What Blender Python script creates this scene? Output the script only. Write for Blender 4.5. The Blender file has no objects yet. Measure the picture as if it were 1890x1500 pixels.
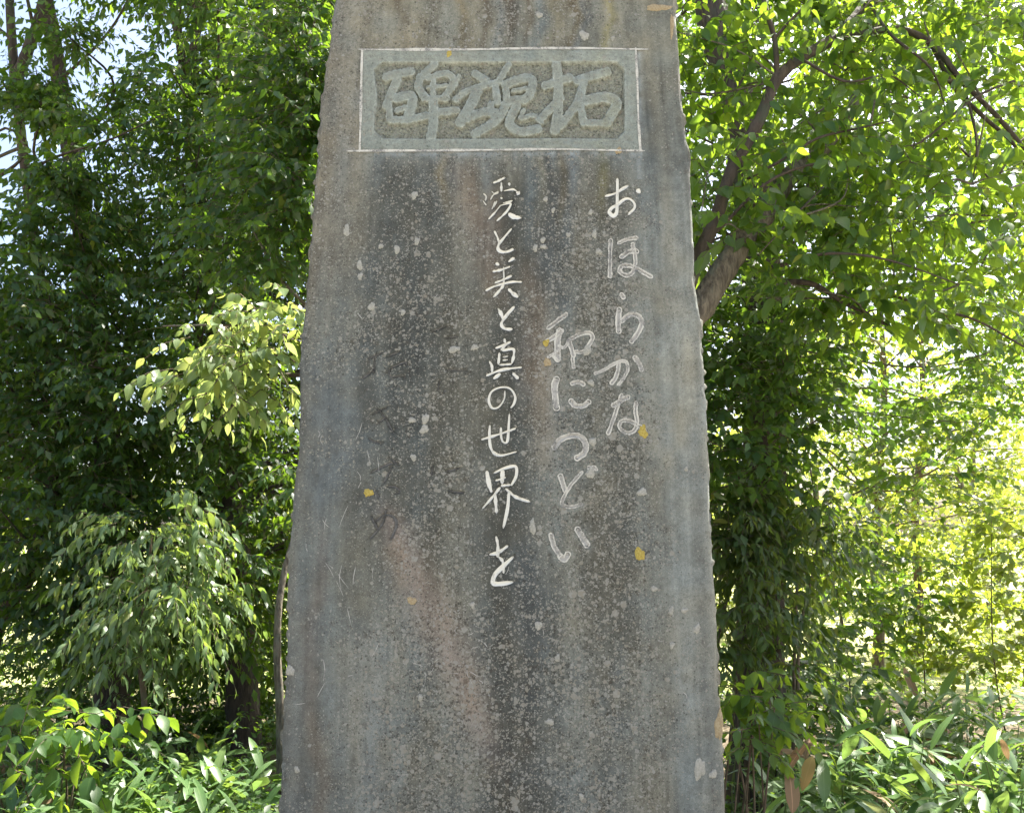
import bpy, math, random
import numpy as np
from mathutils import Vector, Matrix

random.seed(7)
rng = np.random.default_rng(7)
sc = bpy.context.scene
col = sc.collection

# ---------------------------------------------------------------- camera, sky, sun, exposure
F, PITCH, EYE = 1512.0, math.radians(9.4), 1.6      # focal length in photo pixels, tilt, eye height
CT, ST = math.cos(PITCH), math.sin(PITCH)
cam = bpy.data.cameras.new('camera')
cam.sensor_width = 36.0
cam.lens = 36.0 * F / 1890.0
cam.clip_end = 2000.0
cam.clip_start = 0.05
camo = bpy.data.objects.new('camera', cam)
camo.location = (0, 0, EYE)
camo.rotation_euler = (math.radians(90) + PITCH, 0, 0)
col.objects.link(camo)
sc.camera = camo

SUN_EL, SUN_AZ = math.radians(60), math.radians(52)   # azimuth clockwise from +Y: behind the stone, a little right
world = bpy.data.worlds.new('World')
sc.world = world
world.use_nodes = True
wn = world.node_tree
sky = wn.nodes.new('ShaderNodeTexSky')
sky.sky_type = 'NISHITA'
sky.sun_disc = False
sky.sun_elevation = SUN_EL
sky.sun_rotation = SUN_AZ
sky.dust_density = 5.0
bg = wn.nodes['Background']
bg.inputs['Strength'].default_value = 0.09
wn.links.new(sky.outputs[0], bg.inputs['Color'])

sun = bpy.data.lights.new('sun', 'SUN')
sun.energy = 5.0
sun.angle = math.radians(0.53)
sun.color = (1.0, 0.95, 0.86)
suno = bpy.data.objects.new('sun', sun)
sd = Vector((math.sin(SUN_AZ) * math.cos(SUN_EL), math.cos(SUN_AZ) * math.cos(SUN_EL), math.sin(SUN_EL)))
suno.rotation_euler = (-sd).to_track_quat('-Z', 'Y').to_euler()
suno.location = (0, 0, 30)
col.objects.link(suno)

sc.view_settings.view_transform = 'Standard'
sc.view_settings.look = 'None'
sc.view_settings.gamma = 1.0
sc.view_settings.use_curve_mapping = False
sc.view_settings.exposure = 2.25
sc.cycles.max_bounces = 9
sc.cycles.diffuse_bounces = 4
sc.cycles.glossy_bounces = 2
sc.cycles.transmission_bounces = 6
sc.cycles.sample_clamp_indirect = 6.0
sc.cycles.caustics_reflective = False
sc.cycles.caustics_refractive = False

# ---------------------------------------------------------------- helpers
def P(px, py, Y):
    """the point at distance Y that stands at photo pixel (px, py); used to lay the place out"""
    u, v = (px - 945.0) / F, -(py - 750.0) / F
    t = Y / (CT - v * ST)
    return np.array((u * t, Y, EYE + (ST + v * CT) * t))

def Pv(px, py, Y):
    u, v = (np.asarray(px) - 945.0) / F, -(np.asarray(py) - 750.0) / F
    t = Y / (CT - v * ST)
    return np.stack([u * t, np.zeros_like(t) + Y, EYE + (ST + v * CT) * t], -1)

def proj(p):
    """photo pixel of world points (N,3)"""
    p = np.asarray(p)
    x, y, z = p[..., 0], p[..., 1], p[..., 2] - EYE
    d = y * CT + z * ST
    w = -y * ST + z * CT
    return 945 + F * x / d, 750 - F * w / d, d

def mesh_np(name, verts, faces, mats=(), attrs=None, smooth=True, loops=None, fmat=None):
    """faces: (N,k) int array or list of such arrays"""
    me = bpy.data.meshes.new(name)
    if not isinstance(faces, list):
        faces = [faces]
    faces = [np.asarray(f, dtype=np.int32) for f in faces if len(f)]
    verts = np.asarray(verts, dtype=np.float32)
    me.vertices.add(len(verts))
    me.vertices.foreach_set('co', verts.ravel())
    tot = np.concatenate([np.full(len(f), f.shape[1], np.int32) for f in faces])
    idx = np.concatenate([f.ravel() for f in faces])
    me.loops.add(len(idx))
    me.loops.foreach_set('vertex_index', idx)
    me.polygons.add(len(tot))
    st = np.zeros(len(tot), np.int32); st[1:] = np.cumsum(tot)[:-1]
    me.polygons.foreach_set('loop_start', st)
    me.polygons.foreach_set('loop_total', tot)
    me.polygons.foreach_set('use_smooth', np.full(len(tot), smooth, bool))
    for m in mats:
        me.materials.append(m)
    if fmat is not None:
        me.polygons.foreach_set('material_index', np.asarray(fmat, np.int32))
    if attrs:
        for k, a in attrs.items():
            a = np.asarray(a, np.float32)
            if a.ndim == 1:
                at = me.attributes.new(k, 'FLOAT', 'POINT'); at.data.foreach_set('value', a)
            else:
                at = me.attributes.new(k, 'FLOAT_COLOR', 'POINT')
                c = np.ones((len(a), 4), np.float32); c[:, :3] = a
                at.data.foreach_set('color', c.ravel())
    me.update(calc_edges=True)
    me.validate()
    return me

def link(name, me, parent=None, loc=None):
    o = bpy.data.objects.new(name, me)
    col.objects.link(o)
    if parent is not None:
        o.parent = parent
    if loc is not None:
        o.location = loc
    return o

def tag(o, label=None, cat=None, group=None, kind=None):
    if label: o['label'] = label
    if cat: o['category'] = cat
    if group: o['group'] = group
    if kind: o['kind'] = kind
    return o

def thing(name, label, cat, loc=(0, 0, 0), group=None, rz=0.0):
    o = bpy.data.objects.new(name, None)
    o.empty_display_size = 0.1
    o.location = loc
    o.rotation_euler = (0, 0, rz)
    col.objects.link(o)
    return tag(o, label, cat, group)

def norm(a):
    return a / np.maximum(np.linalg.norm(a, axis=-1, keepdims=True), 1e-9)

def catmull(pts, n=8):
    p = np.asarray(pts, float)
    if len(p) < 2:
        return p
    q = np.vstack([2 * p[0] - p[1], p, 2 * p[-1] - p[-2]])
    out = []
    for i in range(1, len(q) - 2):
        t = np.linspace(0, 1, n, endpoint=False)[:, None]
        a, b, c, d = q[i - 1], q[i], q[i + 1], q[i + 2]
        out.append(0.5 * (2 * b + (c - a) * t + (2 * a - 5 * b + 4 * c - d) * t ** 2 + (3 * b - a - 3 * c + d) * t ** 3))
    out.append(p[-1:])
    return np.vstack(out)

def tube(pts, radii, sides=10, n=8, rough=0.0, seed=0):
    """verts, quads of a tapered tube through pts"""
    pr = np.column_stack([np.asarray(pts, float), radii])
    pr = catmull(pr, n)
    p, r = pr[:, :3], np.maximum(pr[:, 3], 0.0012)
    tan = norm(np.gradient(p, axis=0))
    ref = np.array((0.31, 0.93, 0.2))
    a = norm(np.cross(tan, ref)); b = np.cross(tan, a)
    ang = np.linspace(0, 2 * math.pi, sides, endpoint=False)
    g = np.random.default_rng(seed + 11)
    rr = r[:, None] * np.ones((1, sides))
    if rough:
        rib = g.normal(0, 1, (1, sides)) * 0.5 + np.cumsum(g.normal(0, 0.25, (len(p), sides)), 0) * 0.5 + g.normal(0, .5, (len(p), sides))
        rr = rr * (1 + rough * np.clip(rib, -2, 2))
    v = p[:, None] + rr[..., None] * (np.cos(ang)[None, :, None] * a[:, None] + np.sin(ang)[None, :, None] * b[:, None])
    m = len(p)
    i = np.arange(m - 1)[:, None] * sides; j = np.arange(sides)[None]; j2 = (j + 1) % sides
    q = np.stack([i + j, i + j2, i + sides + j2, i + sides + j], -1).reshape(-1, 4)
    return v.reshape(-1, 3), q

def join(parts):
    vs, fs, o = [], [], 0
    for v, f in parts:
        vs.append(v); fs.append(f + o); o += len(v)
    return np.vstack(vs), np.vstack(fs)

def vnoise(shape, cells, seed):
    """smooth value noise on a regular grid; shape (h,w), cells (ch,cw)"""
    g = np.random.default_rng(seed)
    ch, cw = max(1, int(cells[0])), max(1, int(cells[1]))
    t = g.random((ch + 3, cw + 3))
    def ax(n, c):
        x = np.linspace(0, c, n)
        i = np.minimum(x.astype(int), c - 1 if c > 0 else 0); f = x - i
        return i, f * f * (3 - 2 * f)
    iy, fy = ax(shape[0], ch); ix, fx = ax(shape[1], cw)
    a = t[iy][:, ix]; b = t[iy][:, ix + 1]; c = t[iy + 1][:, ix]; d = t[iy + 1][:, ix + 1]
    fx = fx[None]; fy = fy[:, None]
    return (a * (1 - fx) + b * fx) * (1 - fy) + (c * (1 - fx) + d * fx) * fy

def lin(c):
    c = np.asarray(c, float) / 255.0
    return np.where(c <= 0.04045, c / 12.92, ((c + 0.055) / 1.055) ** 2.4)

# ---------------------------------------------------------------- material helpers
def newmat(name):
    m = bpy.data.materials.new(name)
    m.use_nodes = True
    nt = m.node_tree
    return m, nt, nt.nodes['Principled BSDF'], nt.nodes['Material Output']

class N:
    """terse node building"""
    def __init__(s, nt): s.nt = nt
    def n(s, t, **kw):
        x = s.nt.nodes.new(t)
        for k, v in kw.items(): setattr(x, k, v)
        return x
    def set(s, sock, v):
        if isinstance(v, bpy.types.NodeSocket): s.nt.links.new(v, sock)
        else: sock.default_value = v
    def math(s, op, a, b=0.0, c=0.0, clamp=False):
        x = s.n('ShaderNodeMath', operation=op, use_clamp=clamp)
        s.set(x.inputs[0], a); s.set(x.inputs[1], b); s.set(x.inputs[2], c)
        return x.outputs[0]
    def mix(s, f, a, b, mode='MIX'):
        x = s.n('ShaderNodeMix', data_type='RGBA', blend_type=mode)
        s.set(x.inputs[0], f); s.set(x.inputs[6], a); s.set(x.inputs[7], b)
        return x.outputs[2]
    def ss(s, x, lo, hi, a=0.0, b=1.0):
        y = s.n('ShaderNodeMapRange', interpolation_type='SMOOTHSTEP')
        for i, v in enumerate((x, lo, hi, a, b)): s.set(y.inputs[i], v)
        return y.outputs[0]
    def noise(s, vec, scale, detail=3.0, rough=0.55):
        x = s.n('ShaderNodeTexNoise')
        s.set(x.inputs['Vector'], vec); x.inputs['Scale'].default_value = scale
        x.inputs['Detail'].default_value = detail; x.inputs['Roughness'].default_value = rough
        return x.outputs
    def voro(s, vec, scale, rnd=1.0):
        x = s.n('ShaderNodeTexVoronoi')
        s.set(x.inputs['Vector'], vec); x.inputs['Scale'].default_value = scale
        x.inputs['Randomness'].default_value = rnd
        return x.outputs
    def attr(s, name):
        return s.n('ShaderNodeAttribute', attribute_name=name).outputs
    def coord(s): return s.n('ShaderNodeTexCoord').outputs['Object']
    def mapping(s, vec, scale=(1, 1, 1), loc=(0, 0, 0)):
        x = s.n('ShaderNodeMapping')
        s.set(x.inputs[0], vec); x.inputs['Scale'].default_value = scale; x.inputs['Location'].default_value = loc
        return x.outputs[0]
    def bump(s, h, strength=0.5, dist=0.002):
        x = s.n('ShaderNodeBump')
        x.inputs['Strength'].default_value = strength; x.inputs['Distance'].default_value = dist
        s.set(x.inputs['Height'], h)
        return x.outputs[0]
    def sep(s, c):
        return s.n('ShaderNodeSeparateColor'), c

def rgb(*c): return (*c, 1.0)

def mat_stone(name, panel=False):
    m, nt, b, out = newmat(name)
    k = N(nt)
    co = k.coord()
    wz = k.noise(co, 170.0, 3.0)
    wv = k.n('ShaderNodeVectorMath', operation='MULTIPLY_ADD')
    k.set(wv.inputs[0], wz['Color']); wv.inputs[1].default_value = (0.011, 0.011, 0.011); k.set(wv.inputs[2], co)
    w = wv.outputs[0]
    base = k.attr('stain')['Color']
    lich = k.attr('lich')['Fac']
    # fine grain
    g1 = k.noise(co, 420.0, 4.0, 0.7)['Fac']
    g2 = k.noise(co, 95.0, 4.0, 0.65)['Fac']
    gv = k.math('MULTIPLY_ADD', g1, 1.7, 0.15)
    gv2 = k.math('MULTIPLY_ADD', g2, 0.9, 0.55)
    gm = k.math('MULTIPLY', gv, gv2)
    c = k.mix(1.0, base, k.n('ShaderNodeCombineColor').outputs[0], 'MULTIPLY')
    cc = c.node.inputs[7].links[0].from_node
    for i in range(3): k.set(cc.inputs[i], gm)
    # dark pits and soot specks
    v3 = k.voro(k.mapping(w, loc=(3.1, 1.7, 0.4)), 150.0)
    s3 = k.n('ShaderNodeSeparateColor'); k.set(s3.inputs[0], v3['Color'])
    rad3 = k.math('MULTIPLY', k.ss(s3.outputs[0], 0.35, 1.0, 0.0, 0.48), lich)
    d3 = k.ss(k.math('SUBTRACT', rad3, v3['Distance']), -0.03, 0.12)
    c = k.mix(k.math('MULTIPLY', d3, 0.6), c, rgb(0.02, 0.018, 0.014))
    # brown crust patches between the lichens
    pz = k.noise(k.mapping(co, loc=(7, 2, 5)), 34.0, 5.0, 0.7)['Fac']
    c = k.mix(k.math('MULTIPLY', k.ss(pz, 0.52, 0.68), k.math('MULTIPLY', lich, 0.45)), c, rgb(0.055, 0.044, 0.03))
    # pale lichen: small dots and larger rosettes
    def spots(scale, loc, lo, rmax, cell_lo):
        v = k.voro(k.mapping(w, loc=loc), scale)
        s = k.n('ShaderNodeSeparateColor'); k.set(s.inputs[0], v['Color'])
        r = k.math('MULTIPLY', k.ss(s.outputs[0], cell_lo, 1.0, lo, rmax), lich)
        return k.ss(k.math('SUBTRACT', r, v['Distance']), -0.02, 0.06), s.outputs[1]
    m1, t1 = spots(230.0, (0, 0, 0), 0.0, 0.58, 0.36)
    m2, t2 = spots(95.0, (1.3, 2.2, 0.7), 0.0, 0.52, 0.52)
    m3, t3 = spots(42.0, (4.2, 0.9, 2.5), 0.0, 0.40, 0.88)
    pale = k.mix(t2, rgb(0.20, 0.187, 0.15), rgb(0.24, 0.243, 0.22))
    for mm, f in ((m1, 0.8), (m2, 0.78), (m3, 0.82)):
        c = k.mix(k.math('MULTIPLY', mm, f), c, pale)
    nt.links.new(c, b.inputs['Base Color'])
    b.inputs['Roughness'].default_value = 0.82
    b.inputs['Specular IOR Level'].default_value = 0.3
    hgt = k.math('ADD', k.math('MULTIPLY', g1, 0.7), k.math('ADD', k.math('MULTIPLY', g2, 0.8), k.math('MULTIPLY', k.math('SUBTRACT', m2, d3), 0.5)))
    nt.links.new(k.bump(hgt, 0.85, 0.0022), b.inputs['Normal'])
    return m

def mat_chalk(name, colr, wear, stone=(0.10, 0.10, 0.095), scale=160.0):
    m, nt, b, out = newmat(name)
    k = N(nt); co = k.coord()
    z = k.noise(co, scale, 4.0, 0.7)['Fac']
    z2 = k.noise(co, 28.0, 3.0, 0.6)['Fac']
    f = k.ss(k.math('MULTIPLY_ADD', z2, 0.6, k.math('MULTIPLY', z, 0.6)), wear - 0.10, wear + 0.14)
    c = k.mix(f, rgb(*stone), rgb(*colr))
    nt.links.new(c, b.inputs['Base Color'])
    b.inputs['Roughness'].default_value = 0.9
    nt.links.new(k.bump(z, 0.4, 0.001), b.inputs['Normal'])
    return m

def mat_lichen(name, c1, c2):
    m, nt, b, out = newmat(name)
    k = N(nt); co = k.coord()
    z = k.noise(co, 210.0, 4.0, 0.7)['Fac']
    nt.links.new(k.mix(k.ss(z, 0.35, 0.65), rgb(*c1), rgb(*c2)), b.inputs['Base Color'])
    b.inputs['Roughness'].default_value = 0.95
    nt.links.new(k.bump(z, 0.8, 0.002), b.inputs['Normal'])
    return m

def mat_bark(name, c1, c2, c3, scale=14.0):
    m, nt, b, out = newmat(name)
    k = N(nt); co = k.coord()
    st = k.mapping(co, scale=(1, 1, 0.22))
    z = k.noise(st, scale * 2.2, 6.0, 0.7)['Fac']
    z2 = k.noise(co, scale * 0.35, 3.0, 0.6)['Fac']
    v = k.voro(st, scale * 2.4)['Distance']
    c = k.mix(k.ss(z, 0.3, 0.7), rgb(*c1), rgb(*c2))
    c = k.mix(k.ss(z2, 0.52, 0.66), c, rgb(*c3))
    nt.links.new(c, b.inputs['Base Color'])
    b.inputs['Roughness'].default_value = 0.9
    nt.links.new(k.bump(k.math('ADD', z, k.math('MULTIPLY', v, 0.8)), 0.9, 0.012), b.inputs['Normal'])
    return m

def mat_leaf(name, dark, light, trans, tfac=0.5, rough=0.42, vein=True, spec=0.5):
    """two-sided leaf: glossy reflecting face mixed with light that comes through"""
    m, nt, b, out = newmat(name)
    k = N(nt)
    r = k.attr('rnd')['Fac']
    info = k.n('ShaderNodeObjectInfo').outputs['Random']
    rr = k.math('FRACT', k.math('ADD', r, info))
    c = k.mix(rr, rgb(*dark), rgb(*light))
    t = k.mix(rr, rgb(*trans), rgb(trans[0] * 1.35, trans[1] * 1.12, trans[2] * 0.9))
    if vein:
        mv = k.attr('mid')['Fac']
        vm = k.ss(mv, 0.0, 0.10, 0.45, 0.0)
        c = k.mix(vm, c, rgb(light[0] * 2.2 + .03, light[1] * 1.8 + .03, light[2] * 2.0 + .02))
    yl = k.ss(rr, 0.965, 0.99)
    c = k.mix(k.math('MULTIPLY', yl, 0.6), c, rgb(0.22, 0.2, 0.03))
    nt.links.new(c, b.inputs['Base Color'])
    b.inputs['Roughness'].default_value = rough
    b.inputs['Specular IOR Level'].default_value = spec
    tr = k.n('ShaderNodeBsdfTranslucent')
    k.set(tr.inputs['Color'], t)
    mx = k.n('ShaderNodeMixShader')
    mx.inputs[0].default_value = tfac
    nt.links.new(b.outputs[0], mx.inputs[1]); nt.links.new(tr.outputs[0], mx.inputs[2])
    nt.links.new(mx.outputs[0], out.inputs['Surface'])
    return m

M = {}
M['stone'] = mat_stone('weathered_stone')
M['paint'] = mat_chalk('white_paint', (0.56, 0.555, 0.50), 0.44, (0.15, 0.15, 0.14))
M['chalk'] = mat_chalk('chalk_line', (0.46, 0.45, 0.40), 0.53, (0.12, 0.122, 0.12), 240.0)
M['dust'] = mat_chalk('chalk_dust', (0.34, 0.335, 0.31), 0.51, (0.13, 0.13, 0.122), 120.0)
M['groove'] = mat_chalk('bare_groove', (0.11, 0.11, 0.105), 0.54, (0.045, 0.045, 0.042), 200.0)
M['lich_y'] = mat_lichen('yellow_lichen', (0.26, 0.19, 0.03), (0.36, 0.30, 0.08))
M['lich_w'] = mat_lichen('pale_lichen', (0.22, 0.22, 0.19), (0.32, 0.315, 0.275))
M['lich_o'] = mat_lichen('ochre_lichen', (0.24, 0.18, 0.10), (0.31, 0.26, 0.16))
M['bark_dark'] = mat_bark('dark_bark', (0.035, 0.025, 0.018), (0.09, 0.068, 0.048), (0.06, 0.062, 0.04))
M['bark_grey'] = mat_bark('grey_bark', (0.055, 0.045, 0.033), (0.21, 0.18, 0.135), (0.15, 0.15, 0.115), 26.0)
M['bark_brown'] = mat_bark('brown_bark', (0.06, 0.04, 0.026), (0.19, 0.14, 0.095), (0.13, 0.115, 0.08))
M['twig'] = mat_bark('twig_bark', (0.07, 0.05, 0.03), (0.17, 0.13, 0.085), (0.11, 0.10, 0.06), 40.0)
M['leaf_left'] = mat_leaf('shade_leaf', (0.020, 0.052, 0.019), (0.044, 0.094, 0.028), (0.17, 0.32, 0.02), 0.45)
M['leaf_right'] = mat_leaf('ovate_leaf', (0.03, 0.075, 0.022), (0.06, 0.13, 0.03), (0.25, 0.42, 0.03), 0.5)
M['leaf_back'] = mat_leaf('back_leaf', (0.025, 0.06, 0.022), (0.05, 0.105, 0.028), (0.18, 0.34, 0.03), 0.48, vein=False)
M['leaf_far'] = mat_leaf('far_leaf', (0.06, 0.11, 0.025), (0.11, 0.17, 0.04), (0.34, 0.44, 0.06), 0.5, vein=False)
M['leaf_mid'] = mat_leaf('sunlit_leaf', (0.05, 0.10, 0.022), (0.10, 0.155, 0.035), (0.32, 0.44, 0.04), 0.52, vein=False)  # lighter and yellower: sun on this foliage is put into its colour
M['leaf_vine'] = mat_leaf('vine_leaf', (0.032, 0.065, 0.02), (0.07, 0.115, 0.03), (0.18, 0.28, 0.03), 0.4)
M['sasa'] = mat_leaf('bamboo_grass_leaf', (0.07, 0.14, 0.045), (0.12, 0.20, 0.075), (0.20, 0.34, 0.07), 0.40, rough=0.36)
M['culm'] = mat_leaf('culm_skin', (0.10, 0.16, 0.04), (0.17, 0.20, 0.07), (0.2, 0.3, 0.05), 0.1, vein=False)
M['dead'] = mat_leaf('dead_leaf_skin', (0.17, 0.11, 0.055), (0.30, 0.21, 0.12), (0.3, 0.2, 0.1), 0.25, rough=0.8)

# ---------------------------------------------------------------- ground
def make_ground():
    xs = np.concatenate([np.linspace(-400, -30, 12), np.linspace(-28, 28, 113), np.linspace(30, 400, 12)])
    ys = np.concatenate([np.linspace(-120, -9, 10), np.linspace(-8, 34, 85), np.linspace(38, 700, 16)])
    X, Y = np.meshgrid(xs, ys)
    g = vnoise(X.shape, (40, 45), 3) - 0.5
    near = np.clip((Y - 3.0) / 3, 0, 1)
    Z = -0.02 + 0.16 * g * near
    Z = Z + np.clip(Y - 40, 0, 300) * 0.012
    v = np.stack([X, Y, Z], -1).reshape(-1, 3)
    h, w = X.shape
    i = np.arange(h - 1)[:, None] * w; j = np.arange(w - 1)[None]
    q = np.stack([i + j, i + j + 1, i + w + j + 1, i + w + j], -1).reshape(-1, 4)
    m, nt, b, out = newmat('forest_floor')
    k = N(nt); co = k.coord()
    s = k.n('ShaderNodeSeparateXYZ'); k.set(s.inputs[0], co)
    z = k.noise(co, 3.0, 6.0, 0.7)['Fac']
    z2 = k.noise(co, 26.0, 5.0, 0.7)['Fac']
    lit = k.mix(k.ss(z2, 0.35, 0.65), rgb(0.05, 0.036, 0.02), rgb(0.15, 0.115, 0.07))
    gr = k.mix(k.ss(z2, 0.3, 0.7), rgb(0.24, 0.27, 0.08), rgb(0.40, 0.38, 0.18))
    meadow = k.ss(k.math('ADD', s.outputs[1], k.math('MULTIPLY', z, 2.0)), 9.2, 11.0)
    front = k.ss(k.math('ADD', s.outputs[1], z), 2.2, 1.0)
    c = k.mix(meadow, lit, gr)
    gravel = k.mix(k.ss(z2, 0.3, 0.7), rgb(0.26, 0.25, 0.22), rgb(0.42, 0.40, 0.36))
    c = k.mix(front, c, gravel)
    nt.links.new(c, b.inputs['Base Color'])
    b.inputs['Roughness'].default_value = 0.95
    nt.links.new(k.bump(z2, 0.8, 0.03), b.inputs['Normal'])
    o = link('ground', mesh_np('ground', v, q, [m]))
    tag(o, 'leaf littered forest floor opening to a sunlit meadow', None, None, 'structure')
make_ground()

# ---------------------------------------------------------------- the inscribed stone
YS = 2.40
LEFT = [(-260, 640), (-60, 628), (0, 619), (100, 607), (130, 601), (200, 593), (300, 585), (330, 581), (420, 575), (500, 567), (600, 560), (640, 553), (760, 552), (850, 550), (870, 546), (900, 541), (1000, 534), (1100, 531), (1250, 526), (1330, 522), (1500, 517), (1800, 510)]
RIGHT = [(-260, 1236), (0, 1247), (60, 1249), (100, 1252), (140, 1256), (200, 1261), (260, 1269), (330, 1275), (430, 1280), (520, 1283), (600, 1295), (700, 1301), (800, 1306), (900, 1311), (1000, 1315), (1090, 1320), (1180, 1324), (1300, 1328), (1330, 1333), (1400, 1336), (1500, 1338), (1800, 1346)]
EDGE_L = np.array([P(x, y, YS)[[2, 0]] for y, x in LEFT])[::-1]
EDGE_R = np.array([P(x, y, YS)[[2, 0]] for y, x in RIGHT])[::-1]

# brush strokes, traced in pixels of the photograph: (crop origin, crop scale)
CR = {'A': (640, 60, 3.2586), 'B': (860, 310, 4.974), 'C': (860, 550, 4.974), 'D': (860, 780, 4.687), 'E': (620, 580, 3.408)}
def S(crop, hw, *pts):
    ox, oy, s = CR[crop]
    return (np.array([(ox + x / s, oy + y / s) for x, y in pts]), hw / s)
WHITE = {   # filled white strokes
 'ai': [S('B', 7, (250, 140), (300, 120), (362, 88)), S('B', 7, (325, 130), (325, 218)), S('B', 9, (393, 135), (402, 165)),
        S('B', 5, (300, 215), (250, 250), (225, 292)), S('B', 6, (350, 212), (430, 200), (465, 215)), S('B', 13, (462, 222), (494, 242)),
        S('B', 5, (160, 235), (185, 262), (178, 300)), S('B', 5, (155, 300), (186, 342)), S('B', 4, (235, 215), (268, 240), (300, 228)),
        S('B', 7, (318, 268), (332, 285)), S('B', 4, (268, 305), (238, 382)), S('B', 4, (285, 300), (256, 362)), S('B', 5, (340, 322), (395, 312), (428, 300)),
        S('B', 6, (322, 338), (265, 410), (207, 472)), S('B', 7, (312, 345), (408, 328), (382, 390), (330, 445), (282, 488)), S('B', 13, (388, 418), (440, 450), (506, 460))],
 'to': [S('B', 8, (260, 578), (290, 640), (305, 695)), S('B', 9, (422, 556), (350, 640), (303, 700), (297, 748), (335, 772), (390, 766), (438, 742))],
 'bi': [S('B', 11, (272, 872), (305, 892)), S('B', 9, (446, 824), (388, 862)), S('B', 8, (243, 952), (320, 936), (408, 903)), S('B', 8, (345, 905), (346, 1060), (312, 1120), (252, 1188)),
        S('B', 8, (265, 1056), (340, 1028), (424, 986)), S('B', 8, (180, 1128), (260, 1088), (350, 1062), (430, 1046), (514, 1046)), S('B', 12, (388, 1108), (430, 1150), (478, 1186))],
 'to2': [S('C', 10, (293, 92), (325, 150), (345, 202)), S('C', 10, (446, 76), (375, 155), (328, 225), (338, 268), (380, 285), (428, 284))],
 'shin': [S('C', 8, (353, 370), (360, 415)), S('C', 9, (270, 462), (340, 436), (412, 402)), S('C', 7, (378, 420), (320, 480)), S('C', 8, (308, 498), (298, 610)),
          S('C', 9, (330, 484), (432, 470), (438, 530), (420, 604)), S('C', 7, (305, 614), (420, 606)), S('C', 5, (338, 543), (388, 533)), S('C', 5, (335, 572), (385, 565)),
          S('C', 8, (214, 578), (238, 625), (240, 690)), S('C', 9, (185, 714), (300, 668), (400, 648), (514, 636)), S('C', 10, (318, 692), (252, 742)), S('C', 11, (428, 686), (482, 742))],
 'no': [S('C', 8, (358, 848), (350, 930), (300, 1000), (240, 1008), (210, 940), (236, 860), (320, 820), (405, 832), (452, 905), (440, 970), (410, 1010))],
 'se': [S('D', 9, (207, 18), (203, 110), (212, 205), (245, 262), (310, 282), (440, 250)), S('D', 8, (132, 146), (220, 120), (340, 82), (432, 48)), S('D', 8, (302, 38), (305, 120), (322, 166), (358, 160), (370, 30), (376, -78))],
 'kai': [S('D', 12, (180, 415), (198, 520), (222, 602)), S('D', 9, (240, 436), (330, 395), (428, 378), (434, 460), (390, 545)), S('D', 8, (300, 545), (388, 536)), S('D', 9, (255, 502), (345, 472)), S('D', 12, (318, 405), (312, 530)),
         S('D', 8, (298, 556), (222, 650), (142, 742)), S('D', 9, (342, 568), (430, 640), (556, 684)), S('D', 10, (252, 600), (258, 700), (266, 782)), S('D', 10, (372, 590), (360, 740), (322, 914))],
 'wo': [S('D', 9, (260, 980), (276, 1060), (274, 1165)), S('D', 9, (202, 1140), (280, 1120), (364, 1062)), S('D', 9, (272, 1150), (318, 1200), (326, 1302)), S('D', 12, (412, 1156), (330, 1232), (252, 1312), (236, 1384), (300, 1392), (410, 1376))],
 'o': [S('B', 10, (1390, 95), (1390, 200), (1386, 380), (1376, 425), (1350, 442), (1316, 410), (1340, 368), (1385, 345), (1450, 292), (1502, 285), (1545, 325), (1545, 372), (1488, 432)), S('B', 10, (1275, 262), (1370, 236), (1430, 198), (1492, 162)), S('B', 15, (1568, 196), (1600, 230))],
}
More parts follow.
